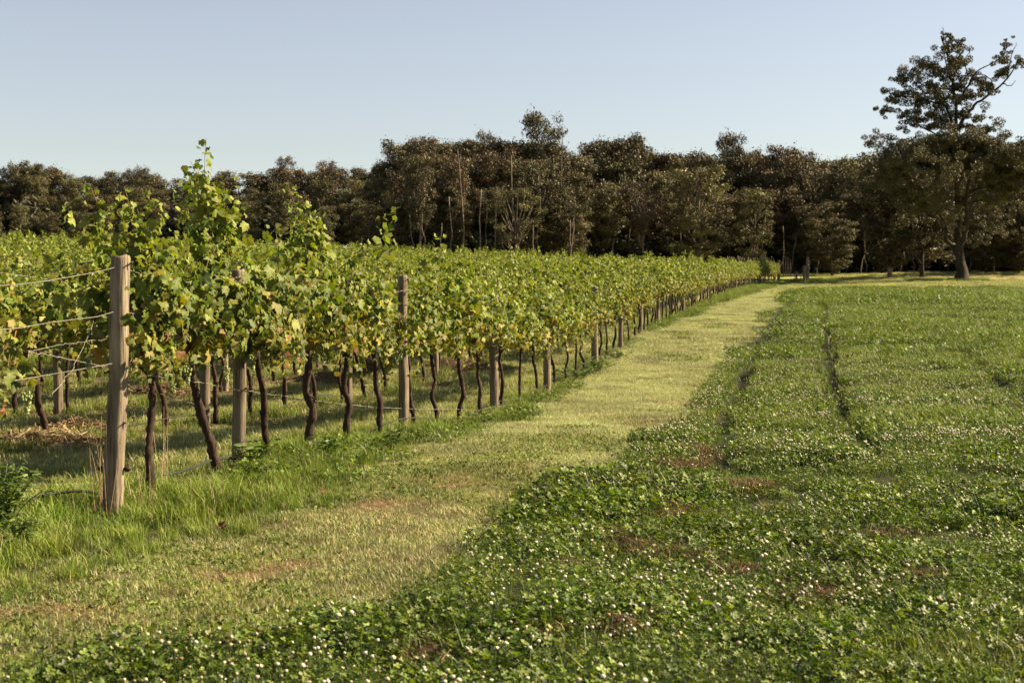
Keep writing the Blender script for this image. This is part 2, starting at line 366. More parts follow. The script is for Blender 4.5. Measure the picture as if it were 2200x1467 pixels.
def trefoils(rng, g, n, rad, h0, h1, s=.0085):
    hexa = np.array([[0,0,0],[-.55,.5,.12],[-.75,1.25,.28],[-.3,1.8,.2],[.3,1.8,.2],[.75,1.25,.28],[.55,.5,.12]])
    hexa = np.concatenate([hexa, [[0, 1.0, 0]]])
    F1 = np.array([[0,7,1],[1,7,2],[2,7,3],[3,7,4],[4,7,5],[5,7,6],[6,7,0]])[:, ::-1]
    T = []; F = []
    for q in range(3):
        c, s_ = math.cos(q*2.094), math.sin(q*2.094); R = np.array([[c, -s_, 0], [s_, c, 0], [0, 0, 1]])
        T.append(hexa@R.T); F.append(F1+8*q)
    T = np.concatenate(T); F = np.concatenate(F)
    a = rng.uniform(0, 6.283, n); r = rad*np.sqrt(rng.uniform(0, 1, n)); h = rng.uniform(h0, h1, n)
    pos = np.stack([r*np.cos(a), r*np.sin(a), h], 1)
    nrm = np.stack([rng.normal(.12, .6, n), rng.normal(0, .6, n), np.ones(n)], 1); tip = rng.normal(0, 1, (n, 3))
    c = palette(rng, n, [(5,.078,.122,.016),(3.5,.140,.188,.028),(3,.030,.044,.010),(.7,.20,.215,.06)])
    g.add(*scatter(T, F, pos, frames(nrm, tip), s*rng.uniform(.7, 1.25, n), c))
    # stems
    sw = .0012; d = rng.normal(0, .012, (n, 3)); b = pos.copy(); b[:, 2] = -.005; b[:, :2] += d[:, :2]
    V = np.stack([b-[sw, 0, 0], b+[sw, 0, 0], pos], 1).reshape(-1, 3); g.add(V, (np.arange(n)*3)[:, None]+np.array([[0, 1, 2]]), (.09, .13, .04))
def fn_clover(rng, g):
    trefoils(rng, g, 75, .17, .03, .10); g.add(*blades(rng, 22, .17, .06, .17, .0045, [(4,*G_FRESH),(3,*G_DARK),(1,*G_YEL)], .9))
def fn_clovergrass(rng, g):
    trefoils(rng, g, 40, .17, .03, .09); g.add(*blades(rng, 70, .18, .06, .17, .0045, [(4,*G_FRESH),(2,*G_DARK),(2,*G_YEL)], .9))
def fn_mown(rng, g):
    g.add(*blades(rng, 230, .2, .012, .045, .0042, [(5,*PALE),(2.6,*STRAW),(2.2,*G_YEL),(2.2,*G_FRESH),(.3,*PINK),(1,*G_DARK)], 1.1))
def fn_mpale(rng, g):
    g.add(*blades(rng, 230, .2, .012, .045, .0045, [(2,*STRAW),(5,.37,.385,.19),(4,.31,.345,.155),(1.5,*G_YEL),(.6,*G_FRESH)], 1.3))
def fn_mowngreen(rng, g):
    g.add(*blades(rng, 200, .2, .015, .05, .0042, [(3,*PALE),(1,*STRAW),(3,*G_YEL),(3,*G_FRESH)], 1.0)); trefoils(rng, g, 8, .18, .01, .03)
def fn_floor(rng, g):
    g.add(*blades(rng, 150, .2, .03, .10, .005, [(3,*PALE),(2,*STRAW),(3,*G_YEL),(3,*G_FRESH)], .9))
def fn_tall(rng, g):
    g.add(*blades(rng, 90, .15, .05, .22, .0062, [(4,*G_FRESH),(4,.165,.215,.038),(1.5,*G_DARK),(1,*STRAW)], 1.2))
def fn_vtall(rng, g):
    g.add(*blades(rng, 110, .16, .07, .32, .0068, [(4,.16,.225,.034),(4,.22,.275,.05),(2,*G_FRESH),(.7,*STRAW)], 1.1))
def fn_dry(rng, g):
    g.add(*blades(rng, 130, .16, .01, .04, .004, [(4,*PINK),(2,.24,.13,.08),(2,*STRAW)], 2.2))
def fn_thatch(rng, g):
    g.add(*blades(rng, 130, .15, .004, .045, .0045, [(3,.17,.10,.055),(5,.075,.046,.028),(2,.32,.21,.12),(1.6,.09,.12,.03)], 3.))
K = dict(clover=tuft_meshes('clover', 6, M_clover, fn_clover), cg=tuft_meshes('clover_grass', 5, M_clover, fn_clovergrass),
         mown=tuft_meshes('mown', 5, M_grass, fn_mown), mg=tuft_meshes('mown_green', 4, M_grass, fn_mowngreen),
         floor=tuft_meshes('floor', 5, M_grass, fn_floor), tall=tuft_meshes('tall', 6, M_grass, fn_tall),
         vtall=tuft_meshes('vtall', 4, M_grass, fn_vtall), dry=tuft_meshes('dry', 3, M_straw, fn_dry), thatch=tuft_meshes('thatch', 3, M_straw, fn_thatch), mp=tuft_meshes('mown_pale', 4, M_grass, fn_mpale))
def pts(y0, y1, dens, xl, xr, margin=2.5):
    """random points between y0 and y1 inside the wedge in view (with a margin) and between two curves"""
    ys = np.linspace(y0, y1, 200); wd = np.clip(np.minimum(xr(ys), .40*ys+margin)-np.maximum(xl(ys), -.40*ys-margin), 0, None)
    area = float((wd[1:]+wd[:-1]).sum()/2*(ys[1]-ys[0])); n = int(area*dens)
    cdf = np.concatenate([[0], np.cumsum((wd[1:]+wd[:-1])/2)]); cdf /= cdf[-1]
    y = np.interp(RNG.uniform(0, 1, n), cdf, ys); a = np.maximum(xl(y), -.40*y-margin); b = np.minimum(xr(y), .40*y+margin)
    x = a+(b-a)*RNG.uniform(0, 1, n); return x, y
def place(name, x, y, scale, kinds, label, zoff=0., idx=None, ms=None):
    ms = ms or [m for k in kinds for m in K[k]]
    z = ground(x, y)+zoff; n = len(x)
    if idx is None: idx = RNG.integers(0, len(ms), n)
    return gn_scatter(name, np.stack([x, y, z], 1), scale, RNG.uniform(0, 6.283, n), idx, ms, label)
inf = lambda y: 0*y+1e4
ninf = lambda y: 0*y-1e4
def bare(x, y):      # how bare the clover field is here
    return np.maximum(.86*0+np.clip(ruts(x, y)*np.where(y > 22, 2.2, .95), 0, .93), spots(x, y, BROWN))
# clover field, near to far
parts_ = []
for y0, y1, dens, sc in ((3.5, 14, 62, .85), (14, 30, 30, 1.15), (30, 60, 11, 1.7), (60, 100, 4.5, 2.5)):
    x, y = pts(y0, y1, dens, lambda v: edgeR(v)-.1, inf)
    ok = (x > edgeR(y)+.12*sstep(12, 30, y)+.10*(vnoise(x*2.5, y*2.5, 2)-.5)*np.clip(y/10, 1, 4)) & (RNG.uniform(0, 1, len(x)) > bare(x, y)*1.05)
    x, y = x[ok], y[ok]
    rt_ = (1-.55*ruts(x, y))*(1+.40*(1-sstep(.1, .55, x-edgeR(y)))*(1-sstep(9, 15, y))); hgt = .30+.6*vnoise(x*1.1, y*1.1, 41)+.8*vnoise(x*3.0, y*3.0, 42)**1.3
    parts_.append((x, y, sc*hgt*rt_*RNG.uniform(.8, 1.15, len(x))))
x, y, s = [np.concatenate(q) for q in zip(*parts_)]
gm = vnoise(x*.5+.2*y, y*.25, 43) + .35*sstep(2.5, 6, x-.12*y)-.1
isg = gm > .60
place('clover', x[~isg], y[~isg], s[~isg], ['clover'], 'dense dark green clover leaves covering the field right of the track')
place('clover_and_grass', x[isg], y[isg], s[isg], ['cg'], 'green grass mixed with clover in the right hand paddock')
# thatch in the bare spots and ruts
x, y = pts(5, 24, 260, lambda v: edgeR(v)-.2, lambda v: v*0+7.5); b = spots(x, y, BROWN); ok = RNG.uniform(0, 1, len(x)) < (b-.1)*.55; x, y = x[ok], y[ok]
place('brown_thatch', x, y, RNG.uniform(.6, 1.3, len(x)), ['thatch'], 'reddish brown dead thatch in bare spots of the clover field')
# flowers
def flower_mesh(seed):
    rng = np.random.default_rng(seed); g = Geo()
    import bmesh
    bm = bmesh.new(); bmesh.ops.create_icosphere(bm, subdivisions=2, radius=1)
    V = np.array([v.co[:] for v in bm.verts]); F = np.array([[v.index for v in f.verts] for f in bm.faces]); bm.free()
    rr = 1+.22*rng.standard_normal(len(V)); V2 = V*rr[:, None]; V2[:, 2] *= .85
    t = np.clip((V[:, 2]+.7)/1.1, 0, 1)[:, None]
    tone = rng.choice(3, p=[.6, .27, .13])
    top = [(.60,.57,.45), (.43,.38,.26), (.26,.18,.11)][tone]; low = [(.36,.27,.17), (.28,.19,.11), (.15,.09,.05)][tone]
    C = np.array(low)*(1-t)+np.array(top)*t; C = C*(rng.uniform(.82, 1.12, (len(V), 1)))
    h = rng.uniform(.085, .14); dx, dy = rng.normal(0, .012, 2); r = rng.uniform(.0075, .0128)
    g.add(V2*r+[dx, dy, h], F, C)
    Vt, Ft = tube([[0, 0, 0], [dx*.4, dy*.4, h*.5], [dx, dy, h]], .0011, 4, cap=False); g.add(Vt, Ft, (.13, .19, .06)); return g.mesh('flower', M_flower)
FL = [flower_mesh(i) for i in range(10)]
P_ = []
for y0, y1, dens, sc in ((3.5, 14, 230, .95), (14, 30, 130, 1.0), (30, 60, 30, 1.15), (60, 80, 3, 1.4)):
    x, y = pts(y0, y1, dens, lambda v: edgeR(v)-.25, inf)
    cl = vnoise(x*.8, y*.6, 51)*.62+vnoise(x*2.6, y*2.6, 52)*.45-.10+.3*(1-sstep(.5, 4, x-edgeR(y)-1.5))*sstep(14, 20, y)
    nearp = .12+.5*(1-sstep(5.5, 9, y))
    ok = (RNG.uniform(0, 1, len(x)) < np.clip(cl*1.9-.62+.25*nearp, .02, 1)) & (RNG.uniform(0, 1, len(x)) > bare(x, y)*.8) & ((x > edgeR(y)) | (RNG.uniform(0, 1, len(x)) < .06))
    P_.append((x[ok], y[ok], sc*RNG.uniform(.55, 1.25, ok.sum())))
x, y, s = [np.concatenate(q) for q in zip(*P_)]
place('clover_flowers', x, y, s, None, 'small cream white clover flower heads dotting the field', ms=FL)
# mown track
P_ = []
for y0, y1, dens, sc in ((3.5, 14, 85, .8), (14, 30, 42, 1.05), (30, 60, 16, 1.5), (60, 125, 5.5, 2.2)):
    x, y = pts(y0, y1, dens, lambda v: edgeL(v)-.25, lambda v: edgeR(v)+.05); P_.append((x, y, sc*RNG.uniform(.75, 1.25, len(x))))
x, y, s = [np.concatenate(q) for q in zip(*P_)]
gr = vnoise(x*1.5, y*.8, 61)+.5*(1-sstep(5.5, 8, y))-.25*sstep(10, 22, y) > .60; br = RNG.uniform(0, 1, len(x)) < spots(x, y, PBROWN)*.62
pl_ = (~gr & ~br) & (vnoise(x*.9+.3*y, y*.35, 64)+.55*sstep(10, 26, y) > .68); mo_ = ~gr & ~br & ~pl_
place('mown_grass', x[mo_], y[mo_], s[mo_], ['mown'], 'short pale green mown grass of the track')
place('pale_mown_grass', x[pl_], y[pl_], s[pl_], ['mp'], 'bleached straw coloured mown grass brightening the further track')
place('green_mown_grass', x[gr & ~br], y[gr & ~br], s[gr & ~br], ['mg'], 'short greener mown grass patches in the track')
place('dry_grass', x[br], y[br], s[br], ['dry'], 'pinkish brown dead grass patches on the mown track')
# green verge below the front row
P_ = []; 
for y0, y1, dens, sc in ((4.5, 14, 75, .8), (14, 30, 30, .9), (30, 60, 11, 1.2), (60, 150, 4, 1.6)):
    x, y = pts(y0, y1, dens, lambda v: rowX(v)-.55, lambda v: edgeL(v)+.1)
    ex = x-edgeL(y)+.3*(vnoise(x*2, y*2, 71)-.5); uu = x-rowX(y)
    keep = RNG.uniform(0, 1, len(x)) < .35+.65*sstep(-.4, .25, uu+.5*(vnoise(x*1.5, y*1.5, 73)-.5))
    x, y, ex = x[keep], y[keep], ex[keep]
    s = sc*(.30+.55*sstep(0, -.5, ex))*(.35+.95*vnoise(x*1.6, y*1.6, 72))*(1+.35*(1-sstep(8.5, 11, y))); P_.append((x, y, s))
x, y, s = [np.concatenate(q) for q in zip(*P_)]
vt = (y < 9.6)
place('verge_grass', x[~vt], y[~vt], s[~vt], ['tall'], 'green knee grass verge between the front vine row and the track')
place('long_verge_grass', x[vt], y[vt], np.maximum(s[vt], .45)*.9, ['vtall', 'tall'], 'long bright green grass around the leaning near post')
x, y = pts(10, 60, 5, lambda v: rowX(v)+.2, lambda v: edgeL(v)); cm = vnoise(x*.5, y*.35, 75) > .45; x, y = x[cm], y[cm]
place('verge_clover', x, y, RNG.uniform(.9, 1.5, len(x)), ['clover'], 'patches of clover leaves in the green verge')
# vineyard floor
P_ = []
for y0, y1, dens, sc in ((4.5, 16, 48, .9), (16, 32, 24, 1.15), (32, 60, 5, 1.7)):
    x, y = pts(y0, y1, dens, lambda v: rowX(v)-14-.2*v, lambda v: rowX(v)-.1); P_.append((x, y, sc*(.55+.8*vnoise(x*1.3, y*1.3, 81))*RNG.uniform(.8, 1.2, len(x))))
x, y, s = [np.concatenate(q) for q in zip(*P_)]
uu = -(x-rowX(y)); kk = np.round(uu/2.6); du = abs(uu-kk*2.6); under = (du < .45) & (kk >= 1)
r = RNG.uniform(0, 1, len(x))
a_ = under & (r < .28); b_ = under & (r > .62); c_ = ~under
place('row_grass', x[c_], y[c_], s[c_], ['floor', 'mown'], 'pale mown grass between the vine rows')
place('row_tuft_grass', x[a_], y[a_], s[a_]*.8, ['tall'], 'dark green grass tufts under the second vine row')
place('row_litter', x[b_], y[b_], s[b_]*1.1, ['thatch', 'dry'], 'brown leaf litter and dead grass under the rows behind')
# far paddock grass
P_ = []
x, y = pts(80, 172, 1.1, lambda v: edgeR(v)-1, inf, 6)
place('far_grass', x, y, RNG.uniform(1.6, 3.4, len(x))*(.6+.6*vnoise(x*.3, y*.3, 91)), ['floor', 'mown'], 'light green paddock grass by the lone tree')
x, y = 43.3-5*RNG.uniform(-.45, 1, 260), 137+RNG.normal(0, 1.0, 260)  # tufts massed mostly left of the trunk as a stand-in for its shadow
place('shade_grass', x, y, RNG.uniform(1.5, 2.6, 260), ['tall'], 'long grass patch standing in for the shadow beside the big tree trunk')
x, y = 28.9+RNG.normal(0, 1.0, 120), 137.5+RNG.normal(0, 1.2, 120)
place('gate_grass', x, y, RNG.uniform(2, 3.6, 120), ['tall'], 'unmown rank grass around the right gate post')
# ------------------------------------------------------------------ woodland
def gum_crown(seed, dense=1.0, n=16000, tone=0, hgt=1.0, spread=1.0, bottom=.22, ls=.27, limb=.10, pale=False, nc0=110):
    """crown for a tree of height 18 m made of leaf clumps at the ends of limbs; returns (crown mesh, trunk mesh)"""
    rng = np.random.default_rng(seed); H = 18.
    nc = int(rng.integers(nc0, nc0+30)); z = H*(bottom+(1-bottom)*rng.uniform(0, 1, nc)**.85)
    t = (z/H-bottom)/(1-bottom); tm = rng.uniform(.5, .78); R = 4.3*spread*np.sqrt(np.clip(1-(t*1.02-tm)**2/rng.uniform(.4, .9), .1, 1))*(.75+.25*rng.uniform(0, 1, nc))
    a = rng.uniform(0, 6.283, nc); q = np.sqrt(rng.uniform(.12, 1, nc)); cx, cy = R*q*np.cos(a), R*q*np.sin(a)
    lean = rng.normal(0, .03, 2); cx += lean[0]*z; cy += lean[1]*z
    C = np.stack([cx, cy, z*.97], 1); sz = rng.uniform(.38, 1.05, nc)
    w = sz**2; k = rng.choice(nc, n, p=w/w.sum())
    d = rng.normal(0, 1, (n, 3)); d /= np.linalg.norm(d, axis=1, keepdims=True); rad = rng.uniform(.35, 1, n)**.6
    P = C[k]+d*(rad*sz[k])[:, None]*np.array([1.25, 1.25, .8]); fill = rng.uniform(0, 1, n) < .30; P[fill] = C[k[fill]]+rng.normal(0, .48, (int(fill.sum()), 3))
    nrm = d*.7+rng.normal(0, .7, (n, 3))+np.array([0, 0, .2]); tip = rng.normal(0, .6, (n, 3))+np.array([0, 0, -1.0])
    T = np.array([[0, -.5, 0], [.22, 0, .05], [0, .5, 0], [-.22, 0, .05]]); F = np.array([[0, 1, 2], [0, 2, 3]])
    base = [((0.074,0.066,0.025),(0.092,0.069,0.029),(0.044,0.042,0.018)), ((0.101,0.094,0.032),(0.109,0.088,0.035),(0.063,0.064,0.023)),
            ((0.099,0.060,0.029),(0.079,0.055,0.025),(0.055,0.047,0.021))][tone]
    c = np.array(base)[rng.integers(0, 3, n)]*rng.uniform(.7, 1.35, (n, 1))*(rng.uniform(.55, 1.45, nc)[k])[:, None]
    g = Geo(); g.add(*scatter(T, F, P, frames(nrm, tip), ls*rng.uniform(.6, 1.4, n)*np.where(rng.uniform(0,1,n)<.2,1.6,1), c)); crown = g.mesh('gum_crown', M_gum)
    g = Geo(); top = np.array([lean[0]*H*.8, lean[1]*H*.8, H*.86])
    m = 9; tt = np.linspace(0, 1, m); P = tt[:, None]*top+np.stack([rng.normal(0, .16, m), rng.normal(0, .16, m), 0*tt], 1)*np.minimum(tt*3, 1)[:, None]; P[0, 2] = -1.0
    g.add(*tube(P, .26*(1-tt*.85)+.02, 7, .06, rng))
    for i in np.argsort(-sz)[:26]:
        j = np.clip(int((C[i, 2]/top[2])*.62*(m-1)), 1, m-2); s_ = P[j]; e = C[i]
        mid = (s_+e)/2+np.array([0, 0, -.1])*np.linalg.norm(e-s_)+rng.normal(0, .15, 3)
        g.add(*tube(spline([s_, mid, e], 6), np.linspace(limb, .03, 6), 5, .05, rng))
    return crown, g
CR = []
for i, kw in enumerate([dict(tone=0), dict(tone=0, spread=.8, bottom=.36, n=13000), dict(tone=2, spread=.9), dict(tone=1, spread=1.0, bottom=.14), dict(tone=0, spread=1.15, bottom=.16, n=24000),
                        dict(tone=2, spread=.75, bottom=.45, n=10000), dict(tone=1, spread=.85, bottom=.25), dict(tone=0, spread=.95, bottom=.06, n=24000),
                        dict(tone=1, spread=1.25, bottom=.34, n=6500, limb=.17, pale=True, nc0=60), dict(tone=2, spread=.9, bottom=.42, n=6000, limb=.14, pale=True, nc0=50)]):
    cm, tg = gum_crown(200+i, **kw); CR.append((cm, tg.mesh('gum_trunk', M_pbark if (i % 2 or i > 7) else M_gbark), kw['tone']))
def forest_tree(x, y, h, kind, label, group, wide=1., name='gum_tree', rz=None):
    t = empty(name, (x, y, float(ground0(x, y))), random.uniform(0, 6.28) if rz is None else rz); s = h/18.
    t.scale = (s*wide, s*wide, s); tag(t, label, 'tree', group)
    mobj('crown', CR[kind][0], t); mobj('trunk', CR[kind][1], t); return t
LAND = [(62,'airy wide topped gum'),(290,'rounded gum behind the tall vine shoot'),(614,'small crowned gum'),(905,'slim gum at the left shoulder'),(1155,'tallest gum'),(1335,'broad rounded gum'),(1570,'cone shaped gum'),(1840,'pale olive tree'),(2070,'huge lone gum')]
ORDN = ['first','second','third','fourth','fifth','sixth','seventh','eighth','ninth','tenth','eleventh','twelfth','thirteenth','fourteenth','fifteenth','sixteenth','seventeenth','eighteenth','nineteenth','twentieth']
_cnt = {}
def tree_label(px, layer):
    if px < -20 or px > 2230: return None
    L = [q for q in LAND if q[0] <= px]; key = (L[-1][1] if L else 'left edge of the photograph', layer); _cnt[key] = _cnt.get(key, 0)+1
    return '%s %s counted rightwards from the %s' % (ORDN[min(_cnt[key]-1, 19)], layer, key[0])
# skyline of the wood, seen from the track: (bearing in px, top in px)
SKY = np.array([(-700,395),(-300,385),(0,378),(20,356),(60,350),(100,352),(130,362),(200,374),(240,368),(290,360),(340,374),(370,386),(430,374),(470,368),(540,362),(575,368),(600,342),(640,348),(660,372),(690,348),(720,352),(770,356),(800,352),(840,345),(870,308),(905,296),(940,298),(990,302),(1040,296),(1070,300),(1110,300),(1200,300),(1215,335),(1240,312),(1290,297),(1340,296),(1375,322),(1420,322),(1500,312),(1530,328),(1560,318),(1600,316),(1650,311),(1700,322),(1760,322),(1800,333),(1830,328),(1880,320),(2000,330),(2250,330),(3200,330)])
def skyd(px): return float(np.interp(px, SKY[:, 0], SKY[:, 1]))
def tree_at(px, d, ytop, kind, label, group, wide=1., **kw):
    p = atd(px, ytop, d); g = float(ground0(p.x, p.y)); return forest_tree(p.x, p.y, max(p.z-g, 5), kind, label, group, wide, **kw)
special = [
 (1155, 176, 238, 1, 'tallest gum tree with an airy rounded crown rising above the middle of the wood', .80),
 (1160, 156, 345, 8, 'pale limbed gum tree directly below and in front of the tallest crown', .95),
 (1045, 178, 281, 0, 'gum with a small dark round top poking up left of the tallest tree', .55),
 (905, 168, 292, 5, 'tall slim pale trunked gum at the left shoulder of the dark middle wood', .7),
 (970, 156, 330, 5, 'reddish brown gum with several pale stems in the dark middle wood', .9),
 (1570, 196, 283, 1, 'pointed cone shaped gum standing above the right part of the wood', .72),
 (614, 212, 333, 5, 'small crowned gum standing above the left part of the wood', .6),
 (700, 214, 343, 5, 'thin topped gum between the left wood and the dark middle wood', .7),
 (62, 206, 347, 4, 'airy wide topped gum at the far left of the wood', .9),
 (290, 208, 358, 0, 'rounded gum rising left of the tall leaning vine shoot', .8),
 (1335, 188, 292, 0, 'broad rounded gum just right of the dip in the skyline', 1.0),
 (1655, 190, 308, 2, 'reddish brown gum behind the right of the vineyard end', .9),
 (1720, 186, 322, 5, 'gum with a bare pale dead stem showing near its top', .8),
 (1500, 172, 352, 3, 'lighter olive bushy gum in front of the right part of the wood', 1.3),
 (1290, 171, 400, 6, 'olive gum with leaning pale trunk right of the tallest tree', 1.0),
 (780, 196, 385, 3, 'light olive green bushy tree at the left edge of the dark middle wood', 1.3),
 (1110, 151, 400, 8, 'low spreading gum with many bare pale limbs fanning out from its foot', 1.3),
 (905, 153, 330, 1, 'gum with one straight pale trunk in the darkest part of the wood', .8),
 (1385, 172, 385, 9, 'reddish gum with thin pale stems just right of the broad rounded gum', 1.0),
 (1620, 172, 400, 3, 'small yellow olive gum low in front of the wood near the gate', 1.1),
 (1840, 180, 333, 3, 'pale olive tree just left of the big lone tree', 1.1),
]
for px, d, yt, k, lab, wd in special: tree_at(px, d, yt, k, lab, 'gum trees of the wood behind the vineyard', wd)
rr = random.Random(11)
def belt(a, b, step, d0, d1, up0, up1, kinds, label, group, wide=(.8, 1.2)):
    px = a
    if up0 == 0: wide = (.95, 1.4)
    while px < b:
        tree_at(px, rr.uniform(d0, d1), skyd(px)+rr.uniform(up0, up1), rr.choice(kinds), tree_label(px, {0: 'skyline gum'}.get(up0, 'middle layer gum' if up0 < 50 else 'low front gum')) or (label+', beyond the frame edge'), group, rr.uniform(*wide)); px += step*rr.uniform(.7, 1.3)
GL = 'gum trees on the rise behind the left of the vineyard'; GM = 'gum trees of the dark middle wood'; GR = 'gum trees behind the right of the vineyard and paddock'
LL = 'gum tree of the rise wood'; LM = 'gum tree of the middle wood'; LR = 'gum tree of the paddock wood'
belt(-500, 820, 27, 206, 218, 0, 24, [0,1,2,4,6,7,1], LL, GL)
belt(-450, 820, 42, 196, 204, 25, 60, [0,2,3,4,6,7], LL, GL)
belt(-400, 800, 55, 186, 194, 60, 105, [0,3,4,6,7], LL, GL, (1, 1.5))
belt(845, 1230, 25, 172, 182, 0, 12, [0,1,2,4,7], LM, GM)
belt(830, 1230, 40, 162, 170, 20, 70, [0,4,7,0,2], LM, GM, (1, 1.4))
belt(810, 1240, 48, 154, 160, 70, 140, [0,4,7], LM, GM, (1.1, 1.6))
belt(1230, 2500, 28, 194, 206, 0, 24, [0,1,2,4,6,7], LR, GR)
belt(1230, 2600, 44, 182, 192, 25, 70, [0,2,3,4,6,7], LR, GR)
belt(1240, 2700, 55, 174, 181, 70, 120, [0,4,7,2], LR, GR, (1.1, 1.6))
belt(2500, 3300, 90, 178, 190, -40, 60, [0,4,7,2], LR, GR, (1.1, 1.5))
belt(2300, 3300, 100, 176, 200, -20, 40, [0,4,7,2], LR, GR, (1.1, 1.5))
# pale thin stems low at the wood's edge
def stem_mesh(seed, h=6.):
    rng = np.random.default_rng(seed); g = Geo(); P = np.stack([np.cumsum(rng.normal(0, .12, 7)), np.cumsum(rng.normal(0, .12, 7)), np.linspace(-.4, h, 7)], 1); P[:, :2] -= P[0, :2]
    g.add(*tube(P, np.linspace(.085, .045, 7), 6, .05, rng)); return g.mesh('pale_stem', M_pbark)
STM = [stem_mesh(i, 4.5+i) for i in range(4)]
for i in range(60):
    px = 820+i*24+rr.uniform(0, 20); d = rr.uniform(150, 156) if px < 1240 else rr.uniform(170, 180); p = atd(px, 570, d)
    o = mobj('sapling_stem', STM[i % 4]); o.location = (p.x, p.y, float(ground0(p.x, p.y))); o.rotation_euler = (rr.uniform(-.08,.08), rr.uniform(-.08,.08), rr.uniform(0, 6)); o.scale = (1, 1, rr.uniform(.5, 1.2)*(1.7 if px < 1240 else 1.0))
    tag(o, tree_label(px, 'thin pale stem') or 'thin pale bare stem of the wood beyond the right edge', 'tree stem', 'thin pale stems along the foot of the wood')
# undergrowth
def bush_mesh(seed, tone):
    rng = np.random.default_rng(seed); n = 900; d = rng.normal(0, 1, (n, 3)); d /= np.linalg.norm(d, axis=1, keepdims=True); d[:, 2] = abs(d[:, 2])
    k = rng.integers(0, 9, n); cc = np.stack([rng.normal(0, .8, 9), rng.normal(0, .8, 9), rng.uniform(.2, 1.5, 9)], 1)
    P = cc[k]+d*rng.uniform(.3, .8, (n, 1)); T = np.array([[0, -.5, 0], [.25, 0, .05], [0, .5, 0], [-.25, 0, .05]]); F = np.array([[0, 1, 2], [0, 2, 3]])
    c = np.array(tone)*rng.uniform(.6, 1.4, (n, 1)); g = Geo(); g.add(*scatter(T, F, P, frames(d+rng.normal(0, .6, (n, 3)), rng.normal(0, 1, (n, 3))), .3*rng.uniform(.6, 1.3, n), c)); return g.mesh('bush', M_gum)
BM = [bush_mesh(i, t) for i, t in enumerate([(.05,.055,.022),(.045,.042,.02),(.07,.075,.03),(.05,.04,.022)])]
n = 900; pxs = RNG.uniform(-500, 3200, n); dd = np.where(pxs < 820, RNG.uniform(192, 222, n), np.where(pxs < 1240, RNG.uniform(156, 200, n), RNG.uniform(174, 215, n)))
x = (pxs-1100)/3056*dd; place('undergrowth', x, dd, RNG.uniform(.8, 2.2, n)*np.where(dd > 200, 1.6, 1), None, 'dark scrubby undergrowth filling the foot of the wood', ms=BM)

